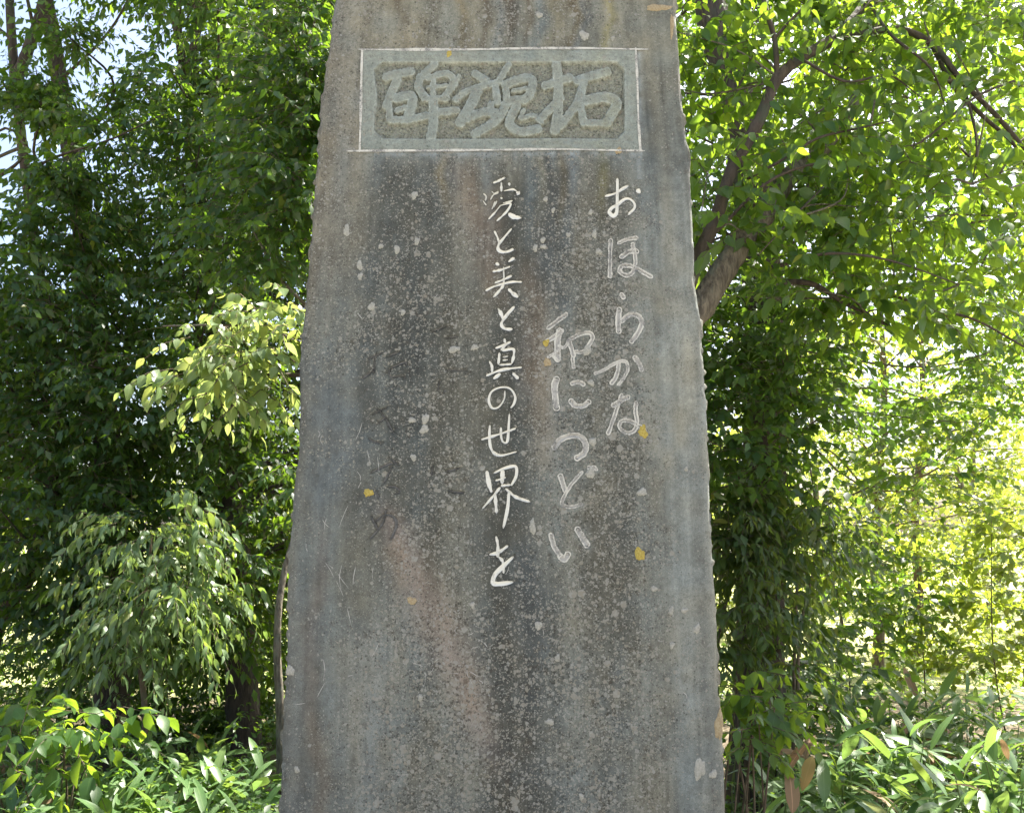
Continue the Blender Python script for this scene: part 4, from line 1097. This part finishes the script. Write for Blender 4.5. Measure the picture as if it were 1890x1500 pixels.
# big dark trunk behind, with its crown
big_cl = []
for y in np.arange(-250, 930, 80):
    for x in np.arange(1270, 1990, 80):
        xx, yy = x + GR.uniform(-34, 34), y + GR.uniform(-34, 34)
        if gap(xx, yy, [(1530, 585, 40), (1855, 615, 50), (1620, 640, 62), (1690, 715, 48), (1700, 290, 34), (1440, 490, 26), (1580, 40, 26), (1640, 960, 60), (1790, 930, 70), (1700, 840, 40)]): continue
        if yy > np.interp(xx, [1290, 1450, 1600, 1750, 1890], [940, 990, 1000, 980, 960]): continue
        Yk = GR.uniform(5.2, 7.4) if yy < 520 or xx > 1560 else GR.uniform(4.3, 4.95)
        pk = P(xx, yy, Yk)
        if yy > 760 and xx > 1540 and GR.random() < .5: continue
        if not sun_lane(pk, .3): big_cl.append((pk, (.34, .34, .24) if Yk > 5 else (.24, .2, .2)))
for y in np.arange(-150, 1000, 110):
    for x in np.arange(920, 1290, 95):
        big_cl.append((P(x + GR.uniform(-30, 30), y + GR.uniform(-30, 30), GR.uniform(6.2, 7.8)), (.4, .34, .3)))
big_cl = [c for c in big_cl if not sun_lane(c[0], .45, 2)]
tK = [foot(1400, 5.2), P(1402, 1250, 5.2), P(1405, 1000, 5.2), P(1412, 700, 5.25), P(1400, 450, 5.3), P(1352, 150, 5.35), P(1315, 30, 5.4), P(1285, -200, 5.5), np.array((1.3, 5.8, 7.0))]
rK = make_tree('dark_trunked_tree', 'large tree with a thick dark trunk rising behind the right edge of the stone', 'tree', tK, [.19, .15, .14, .135, .13, .125, .12, .11, .05], big_cl, dict(nspray=36, nleaf=11, length=.36, size=.075, droop=.35, hang=.6, flat=.6), M['leaf_back'], LO_W, 'K', bough=.009, seed=74)
add_top(rK, canopy(18, .2, 4.2, 6.4, 9.6, 5.6, 8.4, 75), M['leaf_back'], 76)

# vine-smothered base of that trunk
gv = np.random.default_rng(81)
vine_cl = [(P(gv.uniform(1315, 1480) + (k_ % 4 == 0) * 70, gv.uniform(920, 1240), gv.uniform(4.2, 4.9)), (.15, .16, .13)) for k_ in range(44)]
rV = thing('climbing_vine', 'dense mass of drooping narrow-leaved vine right of the stone', 'vine', tuple(foot(1405, 4.6)))
for i in range(7):
    x = 1340 + i * 24
    add_tube(rV, 'vine_stem', [foot(x, 4.6), P(x + gv.uniform(-25, 25), 1200, 4.7), P(x + gv.uniform(-30, 30), 1000, 4.9), P(x + gv.uniform(-30, 30), 820, 5.0)], [.010, .009, .007, .004], M['bark_brown'], 6, 6, .05, i)
L, E = clump_leaves(vine_cl, gv, nspray=12, nleaf=9, length=.22, size=.075, droop=.5, hang=.8, flat=.5)
add_foliage(rV, L, E, HI_N, M['leaf_vine'], 'V', 160)

# heart-leaved creeper and a sunlit sprig against the foot of the stone
cl = [(P(x, y, 3.2), .07) for x, y in ((1360, 1270), (1385, 1250), (1345, 1300), (1400, 1290))]
shrub('heart_leaved_creeper', 'low creeper with heart-shaped leaves in the dark gap beside the stone', 1375, 3.3, cl, 4, .085, M['leaf_right'], leaf_hi(.8), 'W', 83, singles=60, hang=1.0, length=.2, nleaf=6)
cl = [(P(x, y, 3.0), .05) for x, y in ((1370, 1340), (1400, 1320), (1430, 1300), (1385, 1360), (1450, 1330))]
shrub('sunlit_sapling', 'small sapling with bright sunlit leaves at the right foot of the stone', 1400, 3.1, cl, 4, .06, M['leaf_right'], HI, 'X', 84, singles=60, hang=.5, length=.2, nleaf=7)

# leaning saplings and shrubs of the right middle ground
RS = [('thin leaning sapling with layered leaves right of the vine', 1560, 6.6, [(1520, 1000), (1570, 980), (1560, 1060), (1620, 1040), (1500, 1090), (1610, 1110), (1540, 1130), (1660, 1080), (1640, 1150), (1580, 1180)]),
      ('thin leaning sapling with layered leaves below the far pale trunks', 1720, 7.0, [(1690, 990), (1740, 1020), (1720, 1090), (1680, 1140), (1760, 1120), (1700, 1190), (1780, 1180), (1640, 1210)]),
      ('leafy shrub at the right edge of the picture', 1880, 6.4, [(1830, 960), (1880, 940), (1840, 1040), (1900, 1030), (1820, 1120), (1880, 1130), (1860, 1210), (1920, 1200), (1800, 1230)]),
      ('low dense shrub between the vine and the bright clearing', 1480, 5.6, [(1470, 1190), (1500, 1230), (1450, 1240), (1520, 1270), (1480, 1280)])]
for i, (lb, px, Y, cl) in enumerate(RS):
    shrub('sapling' if 'sapling' in lb else 'leafy_shrub', lb, px, Y, [(P(x, y, Y + (k % 3 - 1) * .3), (.30, .30, .13)) for k, (x, y) in enumerate(cl)], 18, .088, M['leaf_mid' if i in (1, 2) else 'leaf_back'], LO_W, 'Q', 90 + i, group='undergrowth right of the stone', hang=.4, length=.34, nstem=1, nleaf=10)

# ---------------------------------------------------------------- sunlit meadow edge and far trees
def far_tree(name, label, x, Y, h, w, seed, n=10, mat='leaf_far', trunk_r=.12, size=.26, nspray=26, group=None, low=.25, nleaf=9, bark='bark_grey'):
    g = np.random.default_rng(seed)
    b = np.array((x, Y, -.05 + max(0, Y - 40) * .012))
    root = thing(name, label, 'tree' if h > 3 else 'shrub', tuple(b), group)
    top = b + (g.normal(0, .1) * h, 0, h * .9)
    add_tube(root, 'trunk', [b, b + (g.normal(0, .04) * h, 0, h * .4), top], [trunk_r, trunk_r * .7, trunk_r * .2], M[bark], 8, 6, .06, seed)
    cl = []
    for i in range(n):
        zf = g.uniform(low, 1.0)
        ww = w * math.sin(math.pi * min(.95, .2 + .75 * zf)) * g.uniform(.3, 1)
        a = g.uniform(0, 6.283)
        cl.append((b + (math.cos(a) * ww * .5, math.sin(a) * ww * .5, zf * h), (w * .26, w * .26, h * .11)))
    L, E = clump_leaves(cl, g, nspray=nspray, nleaf=nleaf, length=size * 3, size=size, droop=.3)
    add_foliage(root, L, E, LO_W, M[mat], 'F', 0)
    return root
FT = [(-13.5, 27, 5.0, 5), (-9.5, 30, 4.2, 5), (-6.2, 26, 3.6, 4.4), (-3.4, 31, 4.8, 5), (3.6, 24, 6.2, 4.6), (6.4, 20, 7.0, 4.4), (9.2, 25, 8.6, 5.4), (12.6, 22, 7.6, 5.2), (15.8, 27, 9.5, 6), (10.8, 34, 11, 7), (4.8, 34, 9.0, 6)]
POS = ['at the far left end of the clearing', 'second from the left beyond the clearing', 'third from the left beyond the clearing', 'just left of the stone beyond the clearing', 'just right of the stone beyond the clearing', 'second right of the stone beyond the clearing', 'third right of the stone beyond the clearing', 'near the right edge beyond the clearing', 'at the right end of the clearing', 'tallest behind the right far trees', 'tall, far behind the vine']
for i, ((x, Y, h, w), ps) in enumerate(zip(FT, POS)):
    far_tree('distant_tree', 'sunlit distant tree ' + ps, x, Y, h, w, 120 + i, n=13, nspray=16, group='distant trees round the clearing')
BS = [(-4.9, 11.5, 1.3, 1.8), (-3.2, 13.5, 1.5, 2.0), (-7.0, 14.5, 1.7, 2.2), (4.2, 11.0, 1.7, 2.0), (5.8, 12.5, 2.2, 2.4), (7.6, 13.5, 2.6, 2.6), (3.6, 14.5, 2.2, 2.2), (9.6, 15, 2.9, 2.8)]
BP = ['below the left edge trunks', 'behind the straight dark trunk', 'at far left in the clearing', 'behind the vine', 'below the pale trunks', 'near the right edge of the picture', 'low between the vine and pale trunks', 'at the extreme right']
for i, ((x, Y, h, w), ps) in enumerate(zip(BS, BP)):
    far_tree('meadow_shrub', 'bright yellow green sunlit bush ' + ps, x, Y, h, w, 140 + i, n=9, nspray=26, trunk_r=.03, size=.10, group='sunlit bushes in the clearing', low=.1)
for i, (px, Y, lb) in enumerate(((1620, 11, 'left of two pale thin trunks in the right background'), (1692, 12, 'right of two pale thin trunks in the right background'))):
    g = np.random.default_rng(160 + i)
    b = foot(px, Y)
    cl = [(P(px + g.uniform(-190, 230), g.uniform(520, 1060), Y + g.uniform(-2.2, .8)), (.5, .5, .3)) for _ in range(24)]
    make_tree('pale_trunked_tree', lb, 'tree', [b, P(px + 4, 1100, Y), P(px - 3, 950, Y), P(px + 12, 750, Y), P(px, 450, Y)], [.075, .06, .055, .045, .02], cl, dict(nspray=16, nleaf=11, length=.42, size=.10, droop=.3), M['leaf_mid'], LO_W, 'F2', bark='bark_brown', group='pale trunks in the right background', seed=162 + i)

def distant_wood():
    g = np.random.default_rng(180)
    cl = []
    for x in np.arange(-95, 96, 2.6):
        for k in range(3):
            Y = g.uniform(52, 70)
            cl.append((np.array((x + g.normal(0, 1), Y, (Y - 40) * .012 + g.uniform(.6, 5.2))), (2.0, 1.6, 1.1)))
    L, E = clump_leaves(cl, g, nspray=16, nleaf=7, length=1.3, size=.55, droop=.3)
    v, f, at = realise(L, LO_W)
    o = link('distant_wood', mesh_np('distant_wood', v, f, [M['leaf_far']], at))
    tag(o, 'far band of woodland closing the clearing at the horizon', 'woodland', None, 'stuff')
distant_wood()

# ---------------------------------------------------------------- bamboo grass
def blade(seed, L=1.0, W=.21):
    """one long leaf of bamboo grass, arched and slightly folded, unit length"""
    g = np.random.default_rng(seed)
    t = np.array((0, .06, .2, .4, .6, .78, .91, 1.0))
    w = W * np.array((.10, .42, .85, 1.0, .92, .68, .34, .0)) / 2
    bend = g.uniform(.15, .6); tw = g.normal(0, .35)
    v, mid = [], []
    for a, ww in zip(t, w):
        z = -bend * a ** 2 * .6 + .08 * a; y = a * (1 - .16 * bend * a)
        an = tw * a
        for s in (-1, 0, 1):
            v.append((s * ww * math.cos(an), y, z + abs(s) * ww * .22 + s * ww * math.sin(an) + g.normal(0, .003)))
            mid.append(abs(s))
    f = []
    for i in range(len(t) - 1):
        for s in (0, 1):
            a = i * 3 + s
            f.append((a, a + 1, a + 4, a + 3))
    return mesh_np('leaf', np.array(v), np.array(f), [M['sasa']], {'rnd': np.full(len(v), g.uniform(0, .3)), 'mid': np.array(mid, float)})
BLADES = [blade(200 + i, W=.17 + .02 * (i % 4)) for i in range(9)]
DEADB = []
for i in (1, 4, 6):
    dm = BLADES[i].copy(); dm.materials.clear(); dm.materials.append(M['dead']); DEADB.append(dm)
def culm_mesh(h, seed):
    g = np.random.default_rng(seed)
    v, f = tube([(0, 0, 0), (g.normal(0, .03), g.normal(0, .03), h * .5), (g.normal(0, .06), g.normal(0, .06), h)], [.0045, .004, .0025], 5, 4)
    return mesh_np('culm', v, f, [M['culm']], {'rnd': np.full(len(v), .3), 'mid': np.ones(len(v))})
CULMS = [culm_mesh(1.0, 230 + i) for i in range(4)]
gs = np.random.default_rng(250)
def sasa(x, y, h, label, group, nl=None):
    root = thing('dwarf_bamboo', label, 'bamboo plant', (x, y, -.03), group, gs.uniform(0, 6.28))
    c = bpy.data.objects.new('culm', CULMS[gs.integers(4)]); col.objects.link(c); c.parent = root; c.scale = (1, 1, h)
    n = nl or int(gs.integers(6, 10))
    a0 = gs.uniform(0, 6.28)
    for i in range(n):
        o = bpy.data.objects.new('leaf', DEADB[gs.integers(3)] if gs.random() < .035 else BLADES[gs.integers(len(BLADES))])
        col.objects.link(o); o.parent = root
        k = i / n
        s = gs.uniform(.14, .25)
        o.location = (gs.normal(0, .012), gs.normal(0, .012), h * (1 - .32 * k) - .01)
        o.rotation_euler = (gs.uniform(-.15, .95) if i else gs.uniform(.7, 1.2), gs.normal(0, .3), a0 + i * 2.4 + gs.normal(0, .35))
        o.scale = (s * gs.uniform(.9, 1.2), s, s)
def sasa_field(n, px0, px1, y0, y1, h0, h1, label, group):
    k = 0
    while k < n:
        Y = y0 + (y1 - y0) * gs.random() ** .8
        px = gs.uniform(px0, px1)
        x = (px - 945) / F * Y * 1.06
        h = gs.uniform(h0, h1) * np.interp(Y, [2.6, 5.5], [1.0, 1.0])
        ax = proj(np.array((x, Y, h)))[0]
        z1 = ['outermost by the picture edge', 'midway to the stone', 'closest to the stone'][int(np.clip((ax - px0) / (px1 - px0) * 3, 0, 2)) if px0 < 900 else 2 - int(np.clip((ax - px0) / (px1 - px0) * 3, 0, 2))]
        z2 = 'front row' if Y < y0 + (y1 - y0) * .3 else ('middle row' if Y < y0 + (y1 - y0) * .62 else 'back row')
        z3 = 'tall' if h > (h0 + h1) / 2 else 'short'
        sasa(x, Y, h, z3 + ' ' + label + ', ' + z2 + ', ' + z1, group)
        k += 1
sasa_field(135, -60, 540, 3.1, 5.0, .34, .56, 'bamboo plant left of the stone', 'bamboo grass left of the stone')
sasa_field(150, 1330, 1960, 3.1, 5.4, .46, .74, 'bamboo plant right of the stone', 'bamboo grass right of the stone')

# low leafy ground cover farther back
def ground_cover():
    g = np.random.default_rng(270)
    n = 2600
    Y = g.uniform(3.6, 10.5, n)
    x = g.uniform(-.75, .75, n) * Y
    keep = ~((np.abs(x) < .7) & (Y < 3.9))
    b = np.stack([x, Y, g.uniform(.02, .34, n)], -1)[keep]
    d = g.normal(0, 1, (len(b), 3)) * (1, 1, .2) + (0, 0, .5)
    L, E = sprays(b, d, .24, 7, .075, .4, g, .8, .3)
    n = 1500
    Y = g.uniform(3.0, 5.6, n); x = g.uniform(-.75, .75, n) * Y
    keep = ~((np.abs(x) < .78) & (Y < 3.6))
    b = np.stack([x, Y, g.uniform(.15, .62, n)], -1)[keep]
    d = g.normal(0, 1, (len(b), 3)) * (1, 1, .3) + (0, 0, .6)
    L2, E2 = sprays(b, d, .16, 8, .045, .4, g, .8, .3)
    L = cat_leaves([L, L2])
    v, f, at = realise(L, LO)
    o = link('ground_cover', mesh_np('ground_cover', v, f, [M['leaf_back']], at))
    tag(o, 'low leafy undergrowth carpeting the ground below the trees', 'undergrowth', None, 'stuff')
ground_cover()

# dead brown leaves caught among the bamboo grass
def dead_leaf(px, py, Y, s, rot, label):
    me = BLADES[3].copy(); me.materials.clear(); me.materials.append(M['dead'])
    o = link('dead_leaf', me)
    o.location = P(px, py, Y); o.rotation_euler = rot; o.scale = (s * 1.5, s, s)
    tag(o, label, 'dead leaf', 'dead leaves right of the stone')
dead_leaf(1430, 1392, 3.0, .14, (.1, .2, -1.2), 'withered brown leaf lying over the bamboo grass, upper left of the dead ones')
dead_leaf(1490, 1372, 3.0, .15, (-.9, .4, .6), 'withered brown leaf hanging nearest to the sunlit sapling')
dead_leaf(1462, 1500, 2.9, .17, (1.2, .3, .2), 'withered brown upright leaf at the bottom edge of the picture')
dead_leaf(1500, 1395, 3.05, .13, (-1.0, -.3, 2.6), 'withered brown curled leaf, rightmost of the dead ones')
